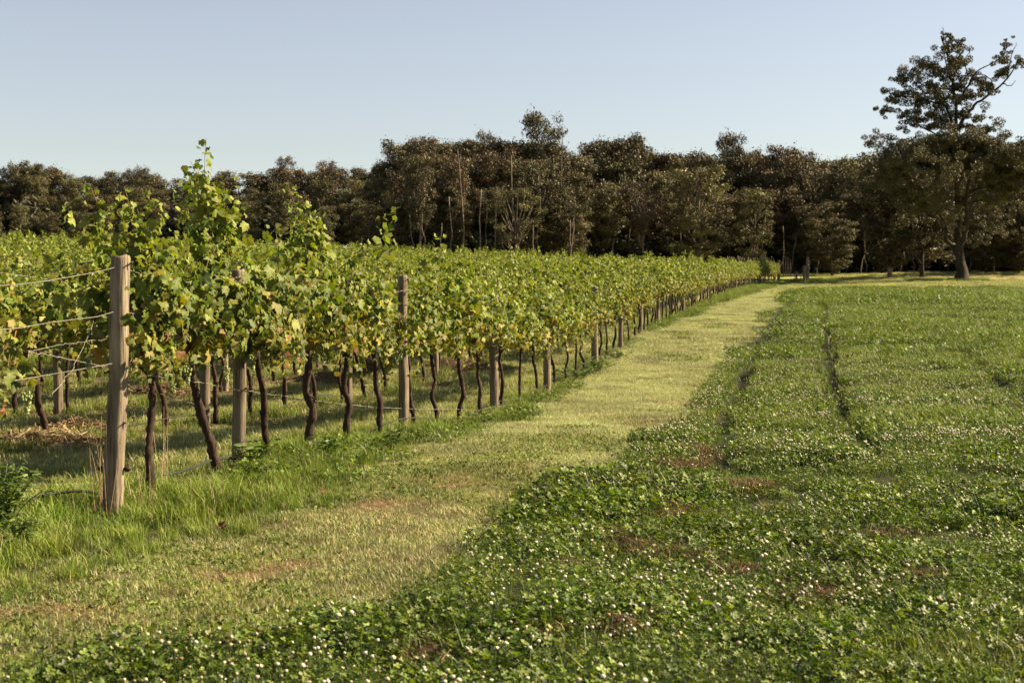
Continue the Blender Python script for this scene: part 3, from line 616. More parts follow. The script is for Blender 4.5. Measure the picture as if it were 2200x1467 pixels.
# ------------------------------------------------------------------ the big lone tree and its neighbour
U = 22.4
def big_tree():
    bx, by = 43.2, 136.5; t = empty('gum_tree', (bx, by, float(ground0(bx, by)))); rng = np.random.default_rng(5)
    tag(t, 'huge dark lone gum tree with forked trunk and ragged two tier crown on the paddock', 'tree')
    limbs = [
     ([(2070,612),(2066,570),(2063,545),(2060,510),(2058,470),(2056,430),(2054,380),(2052,322),(2050,244),(2042,190),(2033,140),(2018,97)], .50, .05),
     ([(2063,556),(2050,536),(2037,512),(2040,487),(2029,465),(2007,442)], .22, .08), ([(2039,512),(2024,508),(2008,506),(1990,508),(1970,500)], .14, .04),
     ([(2062,540),(2070,510),(2070,470),(2064,430),(2070,380),(2085,340)], .26, .08),
     ([(2056,285),(2070,255),(2090,233),(2127,205),(2158,178),(2175,155),(2186,133)], .17, .03), ([(2127,205),(2143,172),(2139,150)], .08, .03), ([(2158,178),(2160,140),(2168,102)], .06, .02),
     ([(2150,186),(2168,190),(2182,178)], .05, .02),
     ([(2052,230),(2065,200),(2075,172),(2090,160),(2108,150)], .11, .03), ([(2075,172),(2068,140),(2080,118)], .06, .02),
     ([(2058,470),(2067,431),(2092,411),(2127,403),(2158,392),(2197,384)], .17, .05), ([(2066,446),(2092,438),(2130,430),(2160,440)], .11, .04),
     ([(2053,318),(2030,296),(2003,299),(1972,287),(1941,279)], .14, .03), ([(2048,215),(2030,200),(1990,196),(1964,188),(1933,178)], .10, .02),
     ([(2050,290),(2036,255),(2022,232),(1972,221),(1925,213),(1900,232)], .13, .03), ([(2056,440),(2042,430),(2019,415),(1972,420),(1935,430)], .14, .04),
     ([(2056,400),(2020,370),(1960,350),(1905,330)], .14, .04), ([(2056,400),(2100,350),(2150,325),(2190,310)], .14, .04), ([(2040,180),(2022,150),(2010,110),(2002,78)], .06, .015),
     ([(2018,97),(2022,82),(2020,68)], .03, .012), ([(2030,130),(2050,105),(2072,110),(2078,130)], .05, .02), ([(2033,140),(2012,120),(2000,104)], .04, .012), ([(1933,180),(1925,165),(1918,170)], .02, .01)]
    g = Geo()
    for pts_, r0, r1 in limbs:
        dep = rng.normal(0, .9) if r0 < .45 else 0; m = len(pts_)
        P = np.array([[(a-2070)/U, dep*i/(m-1)*2.2, (608-b)/U] for i, (a, b) in enumerate(pts_)]); n = m*4
        r = (r0+(r1-r0)*np.linspace(0, 1, n)**(.62 if r0 > .45 else .8))*1.15
        Q = spline(P, n)+rng.normal(0, .04, (n, 3))
        if r0 > .45: r[:5] *= np.array([1.8, 1.4, 1.2, 1.1, 1.04])
        g.add(*tube(Q, r, 10, .05, rng))
    clusters = [(1965,165,33),(1990,150,24),(2012,165,22),(1938,178,18),(2030,110,22),(2050,97,15),(2036,140,20),(2080,128,21),(2050,160,25),(2012,195,20),(1910,225,22),(1897,240,14),(1945,213,27),(1975,230,28),(2010,230,30),(1990,202,20),(2045,220,33),(2078,215,20),(2075,245,22),(1950,272,20),(1975,260,22),(2030,258,28),(2065,275,22),(2120,182,23),(2100,197,17),(2150,150,19),(2162,124,14),(2167,101,11),(2180,146,13),(2060,190,26),(2095,178,14),(2018,90,10),(2140,165,14),
      (2090,262,12),(1930,255,14),(2000,275,18),(1905,300,20),(1930,305,18),(2125,283,14),(2188,310,18),(2195,345,22)]
    for i in range(150):
        a = rng.uniform(1885, 2230); b = rng.uniform(300, 445); e = ((a-2060)/168)**2+((b-370)/78)**2
        if e > 1.05 or (b > 385 and abs(a-2058) < 62) or (b > 400 and rng.uniform() < .5): continue
        clusters.append((a, b, rng.uniform(18, 32)))
    for a, b in ((1985,470),(1950,462),(2120,470),(2150,480),(2100,500),(2010,480),(2180,455),(2130,520),(1970,440),(2110,440)): clusters.append((a, b, 18))
    T = np.array([[0, -.5, 0], [.2, 0, .05], [0, .5, 0], [-.2, 0, .05]]); F = np.array([[0, 1, 2], [0, 2, 3]]); gc = Geo()
    for a, b, r in clusters:
        r = r*(1.0 if b < 300 else 1.15)/U; dep = rng.normal(0, 1.0) if b < 300 else rng.normal(0, 2.6)
        sub = rng.normal(0, .62, (13, 3))*r; n = int((1900 if b < 300 else 1600)*(r)**1.6); k = rng.integers(0, 13, n)
        d = rng.normal(0, 1, (n, 3)); d /= np.linalg.norm(d, axis=1, keepdims=True)
        P = np.array([(a-2070)/U, dep, (608-b)/U])+sub[k]*[1, 1, .7]+d*(r*.40*rng.uniform(.3, 1, n)**.5)[:, None]*[1, 1, .75]
        c = np.array([(.072,.066,.026),(.095,.072,.030),(.048,.048,.020)])[rng.integers(0, 3, n)]*rng.uniform(.7, 1.35, (n, 1))
        gc.add(*scatter(T, F, P, frames(d*.5+rng.normal(0, .7, (n, 3)), rng.normal(0, .6, (n, 3))+[0, 0, -1]), .16*rng.uniform(.5, 1.6, n), c))
    mobj('trunk', g.mesh('gum_trunk', M_gbark, True), t); mobj('crown', gc.mesh('gum_crown', M_gum), t)
big_tree()
t = tree_at(1985, 156, 345, 4, 'dark spreading gum tree standing just behind and left of the huge lone tree', None, 1.4)
t = tree_at(1915, 158, 345, 7, 'dark gum tree to the left of the spreading gum, its crown down to the ground', None, 1.35)
t = tree_at(2215, 166, 345, 4, 'dark gum tree at the right edge of the photograph behind the lone tree', None, 1.5)
for px, yt, lab in ((1790, 470, 'low dark shrubby tree left of the lone tree beyond the bank'), (2120, 480, 'low shrubby gum right of the lone trunk'), (2190, 520, 'low dark bush at the right end of the dry strip')):
    tree_at(px, 168, yt, 7, lab, None, 2.0, name='shrub')

# ------------------------------------------------------------------ vineyard posts
VP = 1700
ORD_ = ['first','second','third','fourth','fifth','sixth','seventh','eighth','ninth','tenth','eleventh','twelfth','thirteenth','fourteenth']
POST_D = [8.85, 11.2, 15.6, 20.2, 24.6, 30.6, 35.3, 40.6, 45.8]
while POST_D[-1] < 149: POST_D.append(POST_D[-1]+5.45)
def post_mesh(seed, h, r, lean=(0, 0)):
    rng = np.random.default_rng(seed); n = 24; zz = np.concatenate([[-.3, 0, .15], np.linspace(.3, h-.05, 12), [h-.012, h]]); m = len(zz)
    th = np.linspace(0, 2*math.pi, n, endpoint=False); out = np.ones((m, n))*(1+.018*np.cos(2*th+rng.uniform(0, 6))+.008*np.cos(5*th+1)+.012*rng.standard_normal(n))
    out *= (1+.012*rng.standard_normal((m, n)))*(1.05-.09*zz/h)[:, None]
    for _ in range(6): q0 = rng.integers(0, 9); q1 = q0+rng.integers(4, 9); out[q0:q1, rng.integers(0, n)] *= .90          # drying cracks
    out[-1] *= .93
    x = r*out*np.cos(th)+lean[0]*zz[:, None]/h; y = r*out*np.sin(th)+lean[1]*zz[:, None]/h; z = np.repeat(zz[:, None], n, 1)+0
    z[-2:] += .006*rng.standard_normal((1, n))
    V = np.stack([x, y, z], -1).reshape(-1, 3); i = np.arange(m-1)[:, None]*n; j = np.arange(n)[None]; j2 = (j+1) % n
    F = np.stack([i+j, i+j2, i+n+j2, i+n+j], -1).reshape(-1, 4); F = np.concatenate([F[:, [0, 1, 2]], F[:, [0, 2, 3]]])
    V = np.concatenate([V, [[lean[0], lean[1], h-.004]]]); c = len(V)-1; jj = np.arange(n)
    F = np.concatenate([F, np.stack([np.full(n, c), (m-1)*n+jj, (m-1)*n+(jj+1) % n], -1)])
    V[:, 0] += .006*np.sin(V[:, 2]*5+seed); g = Geo(); g.add(V, F); return g.mesh('post_shaft', M_post, True)
def staple_mesh():
    g = Geo(); g.add(*tube([[-.02, 0, 0], [-.015, -.012, .012], [.015, -.012, .012], [.02, 0, 0]], .005, 6)); g.add(*tube([[0, -.004, -.02], [0, -.012, 0], [0, -.004, .02]], .004, 5)); return g.mesh('staple', M_rust)
STAP = staple_mesh()
def knob_mesh():
    g = Geo(); g.add(*tube([[0, 0, 0], [0, -.01, 0], [0, -.03, .002], [0, -.045, 0]], [.012, .018, .016, .008], 10)); g.add(*tube([[0, -.02, -.02], [0, -.03, 0], [0, -.02, .02]], .004, 6)); return g.mesh('insulator', M_rust)
KNOB = knob_mesh()
PM = [post_mesh(40+i, 1.62, .058) for i in range(5)]
ORD = ['first','second','third','fourth','fifth','sixth','seventh','eighth','ninth','tenth','eleventh','twelfth','thirteenth','fourteenth','fifteenth','sixteenth','seventeenth','eighteenth','nineteenth','twentieth']+['twenty '+q for q in ('first','second','third','fourth','fifth','sixth','seventh','eighth','ninth')]+['thirtieth']
plab = ['thick weathered wooden post in the left foreground leaning slightly right, wires tied to it',
        'grey wooden post half wrapped in vine leaves, next after the thick foreground post',
        'clear standing straight wooden post in front of the foliage, third along the front row',
        'broad grey wooden post with leaves over its upper half, fourth along the front row',
        'wooden post with its upper half against leaves, fifth along the front row',
        'stout wooden post with dark leafy weeds at its foot, sixth along the front row']
posts = []
for i, d in enumerate(POST_D):
    x = float(rowX(d)) + (.03 if i < 7 else -.04); h = [1.63, 1.56, 1.72, 1.68, 1.66, 1.64][i] if i < 6 else 1.62
    if i in (0,):  x = -2.50
    if i == 1: x = -2.16
    if i == 2: x = float(rowX(d))-.0
    me = post_mesh(60+i, h, [.061, .052, .056, .064, .063, .068][i], [(.075, .0), (.01, 0), (-.012, 0), (0, 0), (.005, 0), (0, 0)][i]) if i < 6 else PM[i % 5]
    t = empty('vineyard_post', (x, d, float(ground(x, d))), 0); mobj('shaft', me, t); posts.append((x, d, float(ground(x, d)), h))
    if i < 6:
        for zz, side in ((h-.05, 1), (.95, 1), (.62, 1)):
            s = mobj('staple', STAP, t); s.location = ([.135, .06, .045, .06, .065, .065][i], -.02, zz); s.rotation_euler = (0, 0, math.pi/2)
    if i == 0:
        for sx in (-1, 1):
            s = mobj('insulator', KNOB, t); s.location = (.012+sx*.060, 0, .30); s.rotation_euler = (0, 0, sx*math.pi/2)
    lab = plab[i] if i < 6 else ('%s wooden post along the front vine row, counting from the thick foreground post' % ORD[i] if i < 30 else 'small distant post of the front vine row near the gate end')
    tag(t, lab, 'post', 'wooden posts of the front vine row')
for k in range(1, 9):
    for d in np.arange(14.9+(k*1.7) % 5.3, 62, 5.4):
        x = float(rowX(d))-2.6*k
        if x < -.40*d-1.5: continue
        z = float(ground(x, d)); t = empty('vineyard_post', (x, d, z), random.uniform(0, 6)); s = mobj('shaft', PM[random.randrange(5)], t); s.scale = (1, 1, random.uniform(.98, 1.12))
        tag(t, '%s row post on line with the %s front row post, in leaves' % (['','second','third','fourth','fifth','sixth','seventh','eighth','ninth'][k], ORD_[max(sum(1 for q in POST_D if q < d)-1, 0)]), 'post', 'posts of the second vine row' if k == 1 else 'posts of the rear vine rows')

# ------------------------------------------------------------------ vines
def leaf_template(lod):
    if lod == 0:
        half = [(0,1.0),(17,.78),(27,.80),(40,.56),(56,.86),(74,.70),(86,.76),(102,.55),(122,.70),(146,.56),(168,.44)]
    elif lod == 1: half = [(0,1.0),(36,.60),(60,.86),(95,.60),(126,.70),(166,.42)]
    else: half = [(0,1.0),(62,.82),(130,.66)]
    pts_ = [(a, r) for a, r in half]+[(-a, r) for a, r in half[:0:-1]]
    th = np.radians([p[0] for p in pts_]); r = np.array([p[1] for p in pts_]); x, y = r*np.sin(th)*.98, r*np.cos(th)
    z = -.30*r**2+.22*abs(x)-.10*(r > .8)
    z = z+.10*np.sin(th*3+.6)*r
    V = np.stack([x, y, z], 1)
    if lod < 2: V = np.concatenate([[[0, -.08, 0]], V]); n = len(V)-1; F = np.array([[0, (i+1) % n+1, i+1] for i in range(n)])
    else: n = len(V); F = np.array([[0, i+1, i] for i in range(1, n-1)])
    V[:, 1] += .2
    return V*.5, F
LT = [leaf_template(i) for i in range(3)]
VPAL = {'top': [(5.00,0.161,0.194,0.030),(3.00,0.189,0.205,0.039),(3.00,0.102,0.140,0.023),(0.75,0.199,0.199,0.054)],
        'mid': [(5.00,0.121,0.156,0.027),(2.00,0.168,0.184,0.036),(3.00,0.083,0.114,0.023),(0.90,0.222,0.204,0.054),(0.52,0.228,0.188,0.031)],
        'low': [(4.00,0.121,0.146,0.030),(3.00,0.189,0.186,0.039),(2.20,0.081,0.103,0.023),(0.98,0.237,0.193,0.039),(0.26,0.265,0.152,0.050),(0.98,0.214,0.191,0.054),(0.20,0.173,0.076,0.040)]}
def canopy(seed, shoots=24, extra=(), zc=.95, width=1.25, L=(.55, 1.0), yel=1., density=1.0, zlo=.66):
    """leaf positions for one vine: shoots grow from the cordon, some hang; returns dict of arrays in vine space (x across, y along)"""
    rng = np.random.default_rng(seed); P = []; D = []; SZ = []; Cn = []
    specs = []
    for i in range(shoots):
        a = (i+.5)/shoots*width-width/2+rng.normal(0, .04); side = rng.choice([-1, 1]); hang = rng.uniform() < .42
        if hang: specs.append((np.array([side*.05, a, zc+rng.uniform(.15, .55)]), np.array([side*rng.uniform(.6, 1.25), rng.normal(0, .35), rng.uniform(-.1, .5)]), rng.uniform(.45, .8), 1.5, 1))
        else: specs.append((np.array([side*.04, a, zc]), np.array([side*rng.uniform(0, .38), rng.normal(0, .2), 1.]), rng.uniform(*L), .12, 0))
    for e in extra: specs.append(e)
    canes = []
    for st, di, ln, droop, kind in specs:
        p = st.copy(); d = di/np.linalg.norm(di); n = max(int(ln/.045), 3); pl = [p.copy()]
        for j in range(n):
            d = d+rng.normal(0, .10 if kind != 2 else .055, 3)+np.array([0, 0, -droop*.09]); d /= np.linalg.norm(d); p = p+d*.045; pl.append(p.copy())
            f = j/n
            for q in range((3 if f < .8 else 2) if kind == 2 else (3 if f < .6 else 2)):
                o = rng.normal(0, 1, 3); o -= d*(o@d); o /= np.linalg.norm(o)+1e-6; rad = rng.uniform(.03, .15)*(1-.45*f)
                P.append(p+o*rad+np.array([0, 0, -.02])); D.append(o+d*.2); SZ.append((.108 if kind != 2 else .112)*(1-.50*f**2)*rng.uniform(.65, 1.25)); Cn.append(f)
        canes.append(np.array(pl))
    P = np.array(P); D = np.array(D); SZ = np.array(SZ); n = len(P)
    keep = P[:, 2] > zlo-.12*rng.uniform(0, 1, n); P, D, SZ = P[keep], D[keep], SZ[keep]; n = len(P)
    out = np.stack([P[:, 0]*2.2, 0*P[:, 0], (P[:, 2]-1.35)*.5], 1)
    nrm = D*.55+out*.9+rng.normal(0, .6, (n, 3))+np.array([0, 0, .22]); tip = D*.5+rng.normal(0, .45, (n, 3))+np.array([0, 0, -.9])
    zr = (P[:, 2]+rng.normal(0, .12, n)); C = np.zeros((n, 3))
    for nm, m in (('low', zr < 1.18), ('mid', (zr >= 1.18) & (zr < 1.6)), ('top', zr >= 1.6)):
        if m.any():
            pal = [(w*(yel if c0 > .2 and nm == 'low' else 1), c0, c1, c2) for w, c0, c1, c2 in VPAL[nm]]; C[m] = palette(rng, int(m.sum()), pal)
    return dict(P=P, N=nrm, T=tip, S=SZ, C=C, canes=canes)
def foliage_mesh(c, lod, sel=None, sc=1., stride=1):
    i = np.arange(len(c['P'])) if sel is None else sel; i = i[::stride]; T, F = LT[lod]; g = Geo()
    g.add(*scatter(T, F, c['P'][i], frames(c['N'][i], c['T'][i]), c['S'][i]*1.12*sc, c['C'][i])); return g.mesh('vine_foliage', M_vine, lod == 0)
def cane_mesh(c, idx, r=.0035):
    g = Geo(); 
    for i in idx: P = c['canes'][i]; g.add(*tube(P, np.linspace(r*1.2, r*.5, len(P)), 5, cap=False), (.20, .15, .06))
    return g.mesh('cane', M_straw)
def trunk_mesh(seed, top=(0, -.2), zc=.92, r=.034, kink=.05, arms=True):
    rng = np.random.default_rng(seed); m = 6; t = np.linspace(0, 1, m)
    P = np.stack([top[0]*t+rng.normal(0, kink, m)*np.sin(math.pi*t), top[1]*t+1.0*rng.normal(0, kink, m)*np.sin(math.pi*t), t*zc], 1); P[0, 2] = -.08
    Q = spline(P, 30); g = Geo(); rr_ = r*(1.15-.35*np.linspace(0, 1, 30))*(1+.10*rng.standard_normal(30)); rr_[:3] *= [1.35, 1.2, 1.1]; rr_[-3:] *= [1.2, 1.35, 1.2]
    V, F = tube(Q, rr_, 9, .13, rng); g.add(V, F)
    if arms:
        for s in (-1, 1):
            A = spline([P[-1]-[0, 0, .05], P[-1]+[rng.normal(0, .03), s*.16, .04], [rng.normal(0, .03), s*.38+top[1]*.3, zc+.03], [0, s*.6, zc+.02]], 14)
            g.add(*tube(A, np.linspace(r*.62, r*.28, 14)*(1+.12*rng.standard_normal(14)), 7, .1, rng))
    return g.mesh('vine_trunk', M_bark, True)
def grape_mesh(seed):
    rng = np.random.default_rng(seed); g = Geo(); import bmesh
    bm = bmesh.new(); bmesh.ops.create_icosphere(bm, subdivisions=1, radius=1); V = np.array([v.co[:] for v in bm.verts]); F = np.array([[v.index for v in f.verts] for f in bm.faces]); bm.free()
    for i in range(38):
        z = -rng.uniform(.01, .13); w = .03*(1+z/.16); a = rng.uniform(0, 6.28); g.add(V*.0085+[w*math.cos(a), w*math.sin(a), z], F, np.array([.26, .31, .10])*rng.uniform(.8, 1.2))
    g.add(*tube([[0, 0, .05], [0, .004, 0], [0, 0, -.1]], .002, 5), (.16, .15, .06)); return g.mesh('grape_bunch', M_fruit, True)
GM_ = [grape_mesh(i) for i in range(2)]
ROWA = math.atan(.1963)
def sh(x, y, z, dx, dy, dz, ln, droop=.1): return (np.array([x, y, z], float), np.array([dx, dy, dz], float), ln, droop, 2)
# front row, nearest vines one by one: distance, trunk foot offset, trunk head offset, label, extra shoots
FRONT = [
 (7.60, -.07, (0, .05), 'out of focus vine at the left edge of the picture with a gnarled grey head', []),
 (9.35, .02, (-.03, .1), 'first vine beyond the thick foreground post, dark trunk rising straight beside it', [sh(0,.0,1.4,-.35,-.35,1,.85),sh(.05,-.1,1.4,-.5,-.4,1,.8),sh(0,.05,1.4,-.15,-.2,1,.75),sh(0,.15,1.4,-.2,-.1,1,.7),sh(0,-.1,1.45,-.9,-.5,.55,.75),sh(0,.1,1.5,.1,.0,1,.6),sh(0,.2,1.4,-.2,.2,1,.6)]),
 (10.55, .02, (-.10, -.35), 'vine with thick leaning trunk and the tallest shoot standing high above the row', [sh(0,.0,1.5,-.30,-.05,1,1.05,0),sh(.02,.02,1.5,-.24,-.1,1,1.0,0),sh(0,-.05,1.5,-.20,.0,1,.88,0),sh(.04,-.02,1.5,-.16,-.05,1,.8,0),sh(0,.1,1.5,-.08,.0,1,.7,0),sh(.05,.1,1.5,.06,.05,1,.62),sh(-.02,.02,1.8,-.26,-.05,1,.62,0),sh(0,-.2,1.4,-.1,-.15,1,.6),sh(0,.15,1.4,.1,.1,1,.6)]),
 (11.55, .03, (-.02, -.3), 'vine with curved trunk just right of the second post, yellow leaves low down', [sh(0,.1,1.4,0,.1,1,.55)]),
 (12.55, .0, (0, -.05), 'vine with broad rough trunk and a pointed leafy top between second and third posts', [sh(0,.0,1.45,.03,.0,1,.95,0),sh(.05,.0,1.45,.08,.05,1,.8,0),sh(-.05,.1,1.45,.1,.1,1,.8,0),sh(.05,.1,1.45,.2,.2,1,.7),sh(.05,-.1,1.45,.0,-.1,1,.75),sh(0,.05,1.4,.02,.05,1,.75,0),sh(0,.1,1.4,.1,.1,1,.7),sh(0,-.1,1.4,0,-.1,1,.65)]),
 (13.65, .0, (0, -.05), 'vine whose trunk forks at knee height, midway between second and third posts', [sh(0,.0,1.4,.1,.1,1,.6)]),
 (14.75, .0, (-.05, -.1), 'vine with trunk leaning left just before the third post', []),
]
def vine(d, k, name='grape_vine'):
    x = float(rowX(d))-2.6*k; z = float(ground(x, d)); return empty(name, (x, d, z), -ROWA)
LEAFV = []
def leaf_part_mesh(i, c):
    T, F = LT[0]; rng = np.random.default_rng(900+i); V = T.copy(); V[:, 2] += .08*np.sin(3*V[:, 0]*6+i)+rng.normal(0, .02, len(V)); V[:, :2] *= 1+rng.normal(0, .04, (len(V), 2))
    return mesh_np('vine_leaf', V, F, M_vine, np.broadcast_to(np.array(c), V.shape), True)
LP = {}
for nm, pal in VPAL.items():
    LP[nm] = [(leaf_part_mesh(j*7+q, np.array(p[1:])*f), p[0]) for j, p in enumerate(pal) for q, f in enumerate((.85, 1.1))]
def leaf_objects(t, c, sel, rot):
    fr = frames(c['N'], c['T']); rng = np.random.default_rng(len(sel))
    for i in sel:
        nm = 'low' if c['P'][i][2] < 1.18 else 'mid' if c['P'][i][2] < 1.6 else 'top'
        ms, w = zip(*LP[nm]); me = ms[rng.choice(len(ms), p=np.array(w)/sum(w))]
        o = bpy.data.objects.new('leaf', me); COL.objects.link(o); o.parent = t
        R = fr[i]; s = c['S'][i]*1.12; M = Matrix([[*(R[:, 0]*s), c['P'][i][0]], [*(R[:, 1]*s), c['P'][i][1]], [*(R[:, 2]*s), c['P'][i][2]], [0, 0, 0, 1]])
        M = Matrix([[R[0][0]*s, R[1][0]*s, R[2][0]*s, c['P'][i][0]], [R[0][1]*s, R[1][1]*s, R[2][1]*s, c['P'][i][1]], [R[0][2]*s, R[1][2]*s, R[2][2]*s, c['P'][i][2]], [0, 0, 0, 1]])
        o.matrix_local = M
for i, (d, u, head, lab, extra) in enumerate(FRONT):
    t = vine(d, 0); t.location.x += u; tag(t, lab, 'grapevine', 'vines of the front row')
    if i == 0: c = canopy(300, shoots=4, L=(.15, .35), yel=.6, zlo=.8)
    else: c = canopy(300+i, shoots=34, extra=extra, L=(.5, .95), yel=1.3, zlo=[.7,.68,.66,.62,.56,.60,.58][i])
    # leaves kept off the two clear posts
    cw, sw_ = math.cos(-ROWA), math.sin(-ROWA); Pw = np.stack([t.location.x+c['P'][:, 0]*cw-c['P'][:, 1]*sw_, d+c['P'][:, 0]*sw_+c['P'][:, 1]*cw, t.location.z+c['P'][:, 2]], 1)
    ok = np.ones(len(Pw), bool)
    for (px_, py_, pz_, ph_), rad in ((posts[0], .26), (posts[1], .09), (posts[2], .15)):
        ok &= np.hypot(Pw[:, 0]-px_, Pw[:, 1]-py_) > rad
        b = np.array([px_, py_]); b = b/np.linalg.norm(b); al = Pw[:, :2]@b; ac = abs(Pw[:, 0]*b[1]-Pw[:, 1]*b[0]); dist = math.hypot(px_, py_)
        if ph_ != posts[1][3]: ok &= ~((ac < .10) & (al < dist))
        else: ok &= ~((ac < .075) & (al < dist) & ((Pw[:, 2]-pz_ < .88) | ((Pw[:, 2]-pz_ > 1.47) & (Pw[:, 2]-pz_ < 1.70))))
    for kx in 'PNTSC': c[kx] = c[kx][ok]
    Pw = Pw[ok]; vis = Pw@np.array([.55, -.75, .12]) - 0*Pw[:, 0] + .25*(Pw[:, 2] > 1.75); o_ = np.argsort(-vis)
    nl = 295 if i else 90; sel = o_[:nl]; rest = o_[nl:]
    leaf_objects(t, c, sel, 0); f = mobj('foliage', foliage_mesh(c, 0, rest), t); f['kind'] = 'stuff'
    mobj('trunk', trunk_mesh(500+i, head, .9, [.028, .027, .033, .028, .038, .030, .028][i], .022), t)
    for j in range(0, len(c['canes']), 2):
        mobj('cane', cane_mesh(c, [j]), t)
    for j in range(2):
        g = mobj('grape_bunch', GM_[j], t); g.location = (.12+.05*j, random.uniform(-.4, .4), .86+.06*j)
# gnarled head of the left edge vine
hx, hy = float(rowX(7.45))+.10, 7.4
CV1 = [canopy(700+i, shoots=30, L=(.55, 1.05), yel=1.5, zlo=.57+.05*(i % 3)) for i in range(9)]
MV1 = [foliage_mesh(c, 1) for c in CV1]
MV2 = [foliage_mesh(c, 2, sc=1.15, stride=1) for c in CV1[:7]]
MV3 = [foliage_mesh(c, 2, sc=1.7, stride=3) for c in CV1[:6]]
MT = [trunk_mesh(800+i, (random.uniform(-.05, .05), random.uniform(-.36, .08)), .92, random.uniform(.021, .029), .026) for i in range(9)]
fd = [16.05, 17.1, 18.25, 19.5, 20.95, 22.4, 23.9, 25.6, 26.9, 28.1, 29.3, 31.7, 33.0, 34.2, 36.2, 37.4, 38.7]
while fd[-1] < 150: fd.append(fd[-1]+1.25*random.uniform(.9, 1.1))
bay = {}
for j, d in enumerate(fd):
    x = float(rowX(d)); near = 1 if d < 46 else 2; t = vine(d, 0); b = sum(1 for q in POST_D if q < d); bay[b] = bay.get(b, 0)+1
    if b < 29: lab = '%s vine after the %s front row post, its leaves merging with the next' % (ORD[bay[b]-1], ORD[b-1])
    else: lab = 'small looking vine far along the front row, thin dark trunk beneath merged leaves'
    tag(t, lab, 'grapevine', 'vines of the front row')
    f = mobj('foliage', (MV1 if near == 1 else MV2)[j % (9 if near == 1 else 7)], t); f['kind'] = 'stuff'; f.rotation_euler = (0, 0, math.pi*(j // 9 % 2)); s = random.uniform(.93, 1.12); f.scale = (s*1.1, 1.03, s*random.uniform(1.0, 1.1))
    q = mobj('trunk', MT[(j*5) % 9], t); q.rotation_euler = (0, 0, random.uniform(-.3, .3)); q.scale = (random.uniform(.85, 1.2),)*2+(1,)
cand = []
for k in range(1, 34):
    for d in np.arange(9.0+(k*.53) % 1.2, 152, 1.22):
        x = float(rowX(d))-2.6*k
        if x < -.385*d-1.2: continue
        cand.append((d*(1+.015*k), k, d, x))
cand.sort(); near_n = 300-len(FRONT)-len(fd)
for j, (w_, k, d, x) in enumerate(cand[:near_n]):
    t = empty('grape_vine', (x+random.uniform(-.05, .05), d, float(ground(x, d))), -ROWA)
    f = mobj('foliage', (MV1 if d < 24 else MV2)[(j*4+k) % (9 if d < 24 else 7)], t); f['kind'] = 'stuff'; f.rotation_euler = (0, 0, math.pi*random.randrange(2)); s = random.uniform(.94, 1.1); f.scale = (s, 1, s)
    q = mobj('trunk', MT[(j*5+k) % 9], t); q.rotation_euler = (0, 0, random.uniform(-.4, .4))
    bb = sum(1 for q in POST_D if q < d); bay[(k, bb)] = bay.get((k, bb), 0)+1
    tag(t, '%s row vine, %s beyond the line of the %s front row post, %s' % (ORD[k], ORD[bay[(k, bb)]-1], ORD[max(bb-1, 0)], 'trunk showing' if k == 1 else 'leafy top showing'), 'grapevine', 'vines of the second row' if k == 1 else 'vines of the rear rows')
rest = cand[near_n:]
x = np.array([c[3] for c in rest]); y = np.array([c[2] for c in rest]); n = len(x)
far_ = gn_scatter('distant_vine_rows', np.stack([x, y, ground(x, y)], 1), RNG.uniform(.92, 1.12, n), -ROWA+math.pi*RNG.integers(0, 2, n)+RNG.normal(0, .05, n), RNG.integers(0, 6, n)+np.where(y > 55, 6, 0), MV2[:6]+MV3, 'green tops of countless further vine rows merging on the rise')
# upright shoots that break the line of the tops
SHM = []
for i in range(5):
    rng = np.random.default_rng(1200+i); c = canopy(1200+i, shoots=0, extra=[sh(0, 0, 0, rng.normal(0, .15), rng.normal(0, .15), 1, rng.uniform(.35, .6), 0)], zlo=-9); c['C'] = palette(rng, len(c['P']), VPAL['top']); SHM.append(foliage_mesh(c, 1))
sx_, sy_ = [], []
for j in range(1100):
    k = int(RNG.integers(0, 24)); d = float(RNG.uniform(14, 150)); x_ = float(rowX(d))-2.6*k
    if x_ < -.4*d: continue
    sx_.append(x_); sy_.append(d)
x = np.array(sx_); y = np.array(sy_); n = len(x)
gn_scatter('vine_shoots', np.stack([x, y, ground(x, y)+1.88], 1), RNG.uniform(.7, 1.15, n), RNG.uniform(0, 6, n), RNG.integers(0, 5, n), SHM, 'upright leafy shoot tips breaking the top line of the vine rows')

# ------------------------------------------------------------------ wires and hoses
def run_mesh(P, r, mat, n=5, name='wire'):
    g = Geo(); g.add(*tube(P, r, n)); return g.mesh(name, mat, True)
def wire_run(hs, sag, seed, d0=0, d1=None, dx=.0, k=0):
    rng = np.random.default_rng(seed); P = []
    pd = [5.2]+[p[1] for p in posts[d0:d1]]
    for a, b in zip(pd[:-1], pd[1:]):
        for f in np.linspace(0, 1, 14)[:-1]:
            d = a+(b-a)*f; x = float(rowX(d))+dx; P.append([x+rng.normal(0, .004), d, float(np.interp(d, [a, b], [float(ground0(rowX(a), a)), float(ground0(rowX(b), b))]))+hs-sag*4*f*(1-f)+rng.normal(0, .004)])
    return np.array(P)
for hs, sag, dx, lab in ((1.56, .10, .075, 'sagging top trellis wire of the front row tied near the post tops'), (1.28, .05, .07, 'wavy second trellis wire of the front row'), (.96, .01, .055, 'straight fruiting wire of the front row at the cordons')):
    tag(mobj('trellis_wire', run_mesh(wire_run(hs, sag, int(hs*100), 0, 12, dx), .0024, M_wire)), lab, 'wire', 'trellis wires of the front row')
